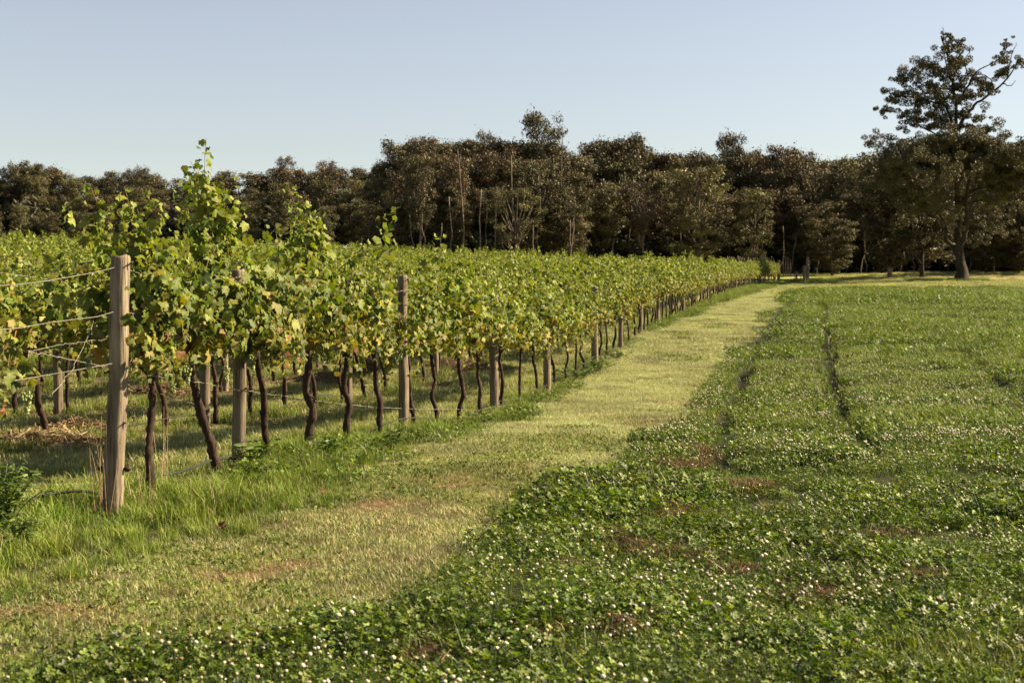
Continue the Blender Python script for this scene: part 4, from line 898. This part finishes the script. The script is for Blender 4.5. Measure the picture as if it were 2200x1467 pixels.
for hs, lab in ((1.5, 'top trellis wire of the second row'), (.93, 'lower trellis wire of the second row')):
    ys = np.linspace(10, 60, 90); xs = rowX(ys)-2.6; tag(mobj('trellis_wire', run_mesh(np.stack([xs+.06, ys, ground0(xs, ys)+hs+.02*np.sin(ys*1.2)], 1), .003, M_wire)), lab, 'wire', 'trellis wires of the second row')
slack = [(60,755,7.75),(150,772,8.3),(235,790,8.80),(330,808,9.4),(430,822,10.3),(512,837,11.13),(620,852,12.4),(740,868,13.9),(862,878,15.52),(960,879,17.5),(1055,880,20.0),(1120,874,20.3),(1170,864,20.8)]
Ps = spline([list(atd(a, b, d)) for a, b, d in slack], 160); Ps[:, 2] += np.random.default_rng(2).normal(0, .003, 160); Ps[:, 2] = np.maximum(Ps[:, 2], ground0(Ps[:, 0], Ps[:, 1])+.09)
tag(mobj('slack_wire', run_mesh(Ps, .0026, M_wire)), 'slack fallen wire dipping from the left edge vine past the posts into the grass', 'wire')
for q, (a, b, lab) in enumerate((([(60,755,7.75),(110,745,8.0),(165,737,8.3),(232,729,8.80)], 0, 'short kinked wire rising from the left edge vine to the thick post'), ([(110,850,8.2),(150,800,8.4),(190,720,8.6),(200,690,8.7)], 0, 'thin loose wire end standing up left of the thick post'), ([(270,822,9),(290,835,9.2),(330,838,9.6),(360,855,10),(395,862,10.3),(450,880,11)], 0, 'thin curled wire hanging behind the first vine trunk'))):
    Pq = spline([list(atd(*v)) for v in a], 30)+np.random.default_rng(q).normal(0, .004, (30, 3)); tag(mobj('loose_wire', run_mesh(Pq, .0018, M_wire)), lab, 'wire')
hose = [(60,1075,8.55),(105,1062,8.9),(160,1055,9.0),(205,1058,9.05),(255,1075,9.1),(285,1055,9.3),(318,1020,9.55),(370,1018,9.85),(420,1002,10.1),(470,985,10.6),(540,988,11.3),(600,1005,11.6)]
def gz(v, off=.0): p = atd(*v); return [p.x, p.y, p.z]
Ph = spline([gz(v) for v in hose], 70); tag(mobj('drip_hose', run_mesh(Ph, .0095, M_hose, 8)), 'black drip irrigation hose looping between the first vine trunks', 'hose')
ys = np.linspace(12, 45, 110); xs = rowX(ys)-2.6+.05*np.sin(ys*2.1); tag(mobj('drip_hose', run_mesh(np.stack([xs, ys, ground0(xs, ys)+.10+.05*np.sin(ys*1.3)], 1), .007, M_hose, 7)), 'dark drip irrigation hose along the foot of the second row', 'hose')
ys = np.linspace(12.5, 45, 110); xs = rowX(ys)+.05*np.sin(ys*2.1); tag(mobj('drip_hose', run_mesh(np.stack([xs, ys, ground0(xs, ys)+.09+.06*np.sin(ys*1.3)], 1), .007, M_hose, 7)), 'dark hose half lost in grass from the third post onward', 'hose')

# ------------------------------------------------------------------ gate, palings
def timber(h, r, seed=1): return post_mesh(seed, h, r)
def stand(name, px, py, d, h, r, label, seed):
    p = atd(px, py, d); z = float(ground0(p.x, p.y)); t = empty(name, (p.x, p.y, z)); mobj('shaft', timber(h, r, seed), t); return tag(t, label, 'post')
stand('gate_post', 1673, 600, 150, 2.25, .14, 'tall left gate post at the end of the track', 91)
stand('gate_post', 1665, 600, 147, 1.3, .13, 'short stub post beside the tall left gate post', 92)
stand('gate_post', 1735, 600, 140, 2.6, .15, 'tallest right gate post at the end of the track', 93)
stand('gate_post', 1728, 605, 136, 1.75, .14, 'shorter nearer right gate post standing before the tallest one', 94)
stand('fence_post', 1711, 600, 139, 1.1, .10, 'low strainer post inside the gate opening', 95)
gp = atd(1720, 600, 138); gt = empty('field_gate', (gp.x, gp.y, float(ground0(gp.x, gp.y))), math.radians(100)); tag(gt, 'dark metal field gate swung open against the right gate posts', 'gate')
for q in range(5): g = Geo(); g.add(*tube([[-1.6, 0, .2+q*.24], [1.6, 0, .2+q*.24]], .022, 6)); mobj('rail', g.mesh('rail', M_rust), gt)
for q in (-1.6, 0, 1.6): g = Geo(); g.add(*tube([[q, 0, .1], [q, 0, 1.25]], .025, 6)); mobj('upright', g.mesh('upright', M_rust), gt)
def paling_mesh(seed):
    rng = np.random.default_rng(seed); w, t_, h = .055, .02, 1.45*rng.uniform(.92, 1.06); V = np.array([[-w,-t_,0],[w,-t_,0],[w,t_,0],[-w,t_,0],[-w,-t_,h],[w,-t_,h*.985],[w,t_,h*.985],[-w,t_,h]], float)
    F = [[0,1,5,4],[1,2,6,5],[2,3,7,6],[3,0,4,7],[4,5,6,7]]; return mesh_np('paling', V, np.array(F), M_post)
PAL = [paling_mesh(i) for i in range(5)]
for a, b, ytop, d, lab in ((1545, 1612, 551, 168, 'left run of grey wooden paling fence above the vine tops'), (1618, 1662, 550, 166, 'middle run of grey paling fence with a rounded top line above the vines'), (1683, 1698, 549, 165, 'short piece of grey paling fence right of the tall left gate post')):
    p0, p1 = atd(a, 575, d), atd(b, 575, d); n = int((p1-p0).length/.23); t = empty('paling_fence', (p0.x, p0.y, float(ground0(p0.x, p0.y)))); tag(t, lab, 'fence', 'paling fences at the vineyard end')
    top = atd(a, ytop, d).z
    for q in range(n+1):
        f = q/max(n, 1); x_, y_ = p0.x+(p1.x-p0.x)*f, p0.y; zb = float(ground0(x_, y_)); hh = max(top-zb-.5*abs(f-.5)**2*2, .8)
        o = mobj('paling', PAL[q % 5], t); o.location = (x_-p0.x, 0, zb-t.location.z-.1); o.scale = (1, 1, (hh+.1)/1.45)
    g = Geo(); g.add(*tube([[0, .05, .5], [p1.x-p0.x, .05, .5]], .035, 4)); mobj('rail', g.mesh('rail', M_post), t)

# ------------------------------------------------------------------ weeds, straw piles, fallen leaves, dry stalks
def weed_mesh(seed, n, h, sp, ls, col):
    rng = np.random.default_rng(seed); g = Geo(); T = np.array([[0,-.1,0],[.2,.25,.06],[.17,.65,.03],[0,1,-.12],[-.17,.65,.03],[-.2,.25,.06],[0,.45,-.03]]); F = np.array([[6,0,1],[6,1,2],[6,2,3],[6,3,4],[6,4,5],[6,5,0]])
    for i in range(n):
        e = np.array([rng.normal(0, sp), rng.normal(0, sp), h*rng.uniform(.6, 1)]); Q = spline([[e[0]*.2, e[1]*.2, 0], e*[.5, .5, .6], e], 9); g.add(*tube(Q, .003, 4, cap=False), (.09, .11, .04))
        m = 16; pos = Q[rng.integers(2, 9, m)]+rng.normal(0, .012, (m, 3)); d = rng.normal(0, 1, (m, 3)); d[:, 2] = abs(d[:, 2])*.3
        g.add(*scatter(T, F, pos, frames(np.cross(d, rng.normal(0, 1, (m, 3)))*.4+[0, 0, 1.], d), ls*rng.uniform(.6, 1.2, m), palette(rng, m, col)))
    return g.mesh('weed', M_clover)
WC = [(3,.085,.13,.025),(2,.05,.08,.018),(1,.14,.19,.04)]
for px, py, n, h, sp, ls, lab in ((0, 1150, 40, .42, .13, .06, 'large leafy weed clump at the left edge, blurred, in the long grass'), (50, 1190, 14, .22, .10, .05, 'smaller leafy weed right of the left edge clump'), (560-18, 1012, 12, .26, .09, .06, 'leafy weed round the foot of the second post'), (1285, 800, 16, .28, .3, .07, 'dark leafy weed patch at the foot of the sixth post'),
      (1245, 815, 16, .26, .3, .07, 'dark leafy weed patch just left of the sixth post'), (1330, 772, 12, .25, .25, .07, 'dark leafy weed between sixth and seventh posts'), (700, 985, 10, .2, .12, .05, 'low leafy weed in the verge below the forked vine'), (845, 965, 8, .2, .1, .05, 'low leafy weed at the foot of the third post')):
    x_, y_ = at(px, py); o = mobj('weed', weed_mesh(int(px), n, h, sp, ls, WC)); o.location = (x_, y_, float(ground(x_, y_))); tag(o, lab, 'weed')
def pile_mesh(seed, rx, ry, h):
    rng = np.random.default_rng(seed); n = 900; a = rng.uniform(0, 6.28, n); q = np.sqrt(rng.uniform(0, 1, n)); x_, y_ = rx*q*np.cos(a), ry*q*np.sin(a); z_ = h*(1-q**2)*(.6+.5*vnoise(x_*5+9, y_*5, seed))
    pos = np.stack([x_, y_, z_], 1); d = rng.normal(0, 1, (n, 3))*[1, 1, .25]; T = np.array([[-.03, -.5, 0], [.03, -.5, 0], [.02, .5, .06], [-.02, .5, .06]]); F = np.array([[0, 1, 2], [0, 2, 3]]); g = Geo()
    g.add(*scatter(T, F, pos, frames(rng.normal(0, .5, (n, 3))+[0, 0, 1], d), rng.uniform(.08, .22, n), palette(rng, n, [(3,.20,.145,.08),(2,.30,.235,.13),(2,.11,.075,.042)])))
    th = np.linspace(0, 6.283, 25)[:-1]; V = [[0, 0, h*.9]]; 
    for f in (.35, .7, 1.05): V += [[rx*f*math.cos(t), ry*f*math.sin(t), h*(1-f*f)*.85-.02+.02*math.sin(5*t+seed)] for t in th]
    F = [[0, 1+i, 1+(i+1) % 24] for i in range(24)]
    for r_ in range(2): F += [f for i in range(24) for f in ([1+r_*24+i, 1+r_*24+24+i, 1+r_*24+24+(i+1) % 24], [1+r_*24+i, 1+r_*24+24+(i+1) % 24, 1+r_*24+(i+1) % 24])]
    g.add(V, F, (.085, .058, .034)); return g.mesh('straw_pile', M_straw)
for q, (px, py, rx, ry, h, lab) in enumerate(((85, 955, .75, .5, .14, 'dark heap of dead cut straw in shade left of the thick post'), (150, 925, .5, .45, .12, 'small dark straw heap just behind the heap left of the thick post'), (345, 845, .8, .5, .22, 'brown straw heap behind the first vines in the second row'), (700, 815, .8, .6, .16, 'pale brown straw heap seen behind the broad rough vine trunk'), (985, 790, 1.2, .7, .22, 'pale cut straw heap seen left of the fourth post'), (560, 775, 1.0, .6, .18, 'straw heap in the row gap right of the second post'), (775, 800, .35, .35, .35, 'tuft like straw bundle round a post base left of the third post'))):
    x_, y_ = at(px, py); o = mobj('straw_pile', pile_mesh(q, rx, ry, h)); o.location = (x_, y_, float(ground(x_, y_))-.01); o.rotation_euler = (0, 0, -ROWA); tag(o, lab, 'straw pile')
T, F = LT[0]
for q, (px, py, s, lab) in enumerate(((475, 1150, .07, 'curled brown dead leaf lying on the track left of centre foreground'), (692, 1072, .08, 'small brown dead leaf at the verge edge'), (520, 1118, .05, 'tiny brown dead leaf in the verge grass'), (850, 1393-330, .05, 'tiny dead leaf on the track below the third post'))):
    x_, y_ = at(px, py); V = T.copy(); V[:, 2] = -V[:, 2]*1.5+.25*V[:, 0]**2*4; o = mobj('dead_leaf', mesh_np('dead_leaf', V, F, M_straw, np.full(V.shape, (.12, .06, .032)), True)); o.location = (x_, y_, float(ground(x_, y_))+.045); o.scale = (s, s, s*1.6); o.rotation_euler = (.9, .5, q*1.3); tag(o, lab, 'leaf')
def stalks(seed, n, h, sp):
    rng = np.random.default_rng(seed); g = Geo()
    for i in range(n):
        b = rng.normal(0, sp, 2); e = b+rng.normal(0, .06, 2); hh = h*rng.uniform(.5, 1); Q = spline([[b[0], b[1], 0], [*(b*.5+e*.5+rng.normal(0, .01, 2)), hh*.55], [e[0], e[1], hh]], 8); g.add(*tube(Q, np.linspace(.0026, .0012, 8), 4, cap=False), np.array([.36, .25, .16])*rng.uniform(.8, 1.2))
    return g.mesh('dry_stalks', M_straw)
for q, (px, py, n, h, sp, lab) in enumerate(((222, 1110, 22, .62, .045, 'tall dry pinkish grass stalks against the foot of the thick post'), (345, 1075, 9, .65, .06, 'thin dry grass stalks standing right of the first vine trunk'), (385, 1060, 20, .14, .10, 'low reddish dead grass patch behind the hose loop'), (300, 1105, 10, .35, .05, 'pale dry stalks at the foot of the first vine trunk'))):
    x_, y_ = at(px, py); o = mobj('dry_stalks', stalks(q, n, h, sp)); o.location = (x_, y_, float(ground(x_, y_))); tag(o, lab, 'dry grass')
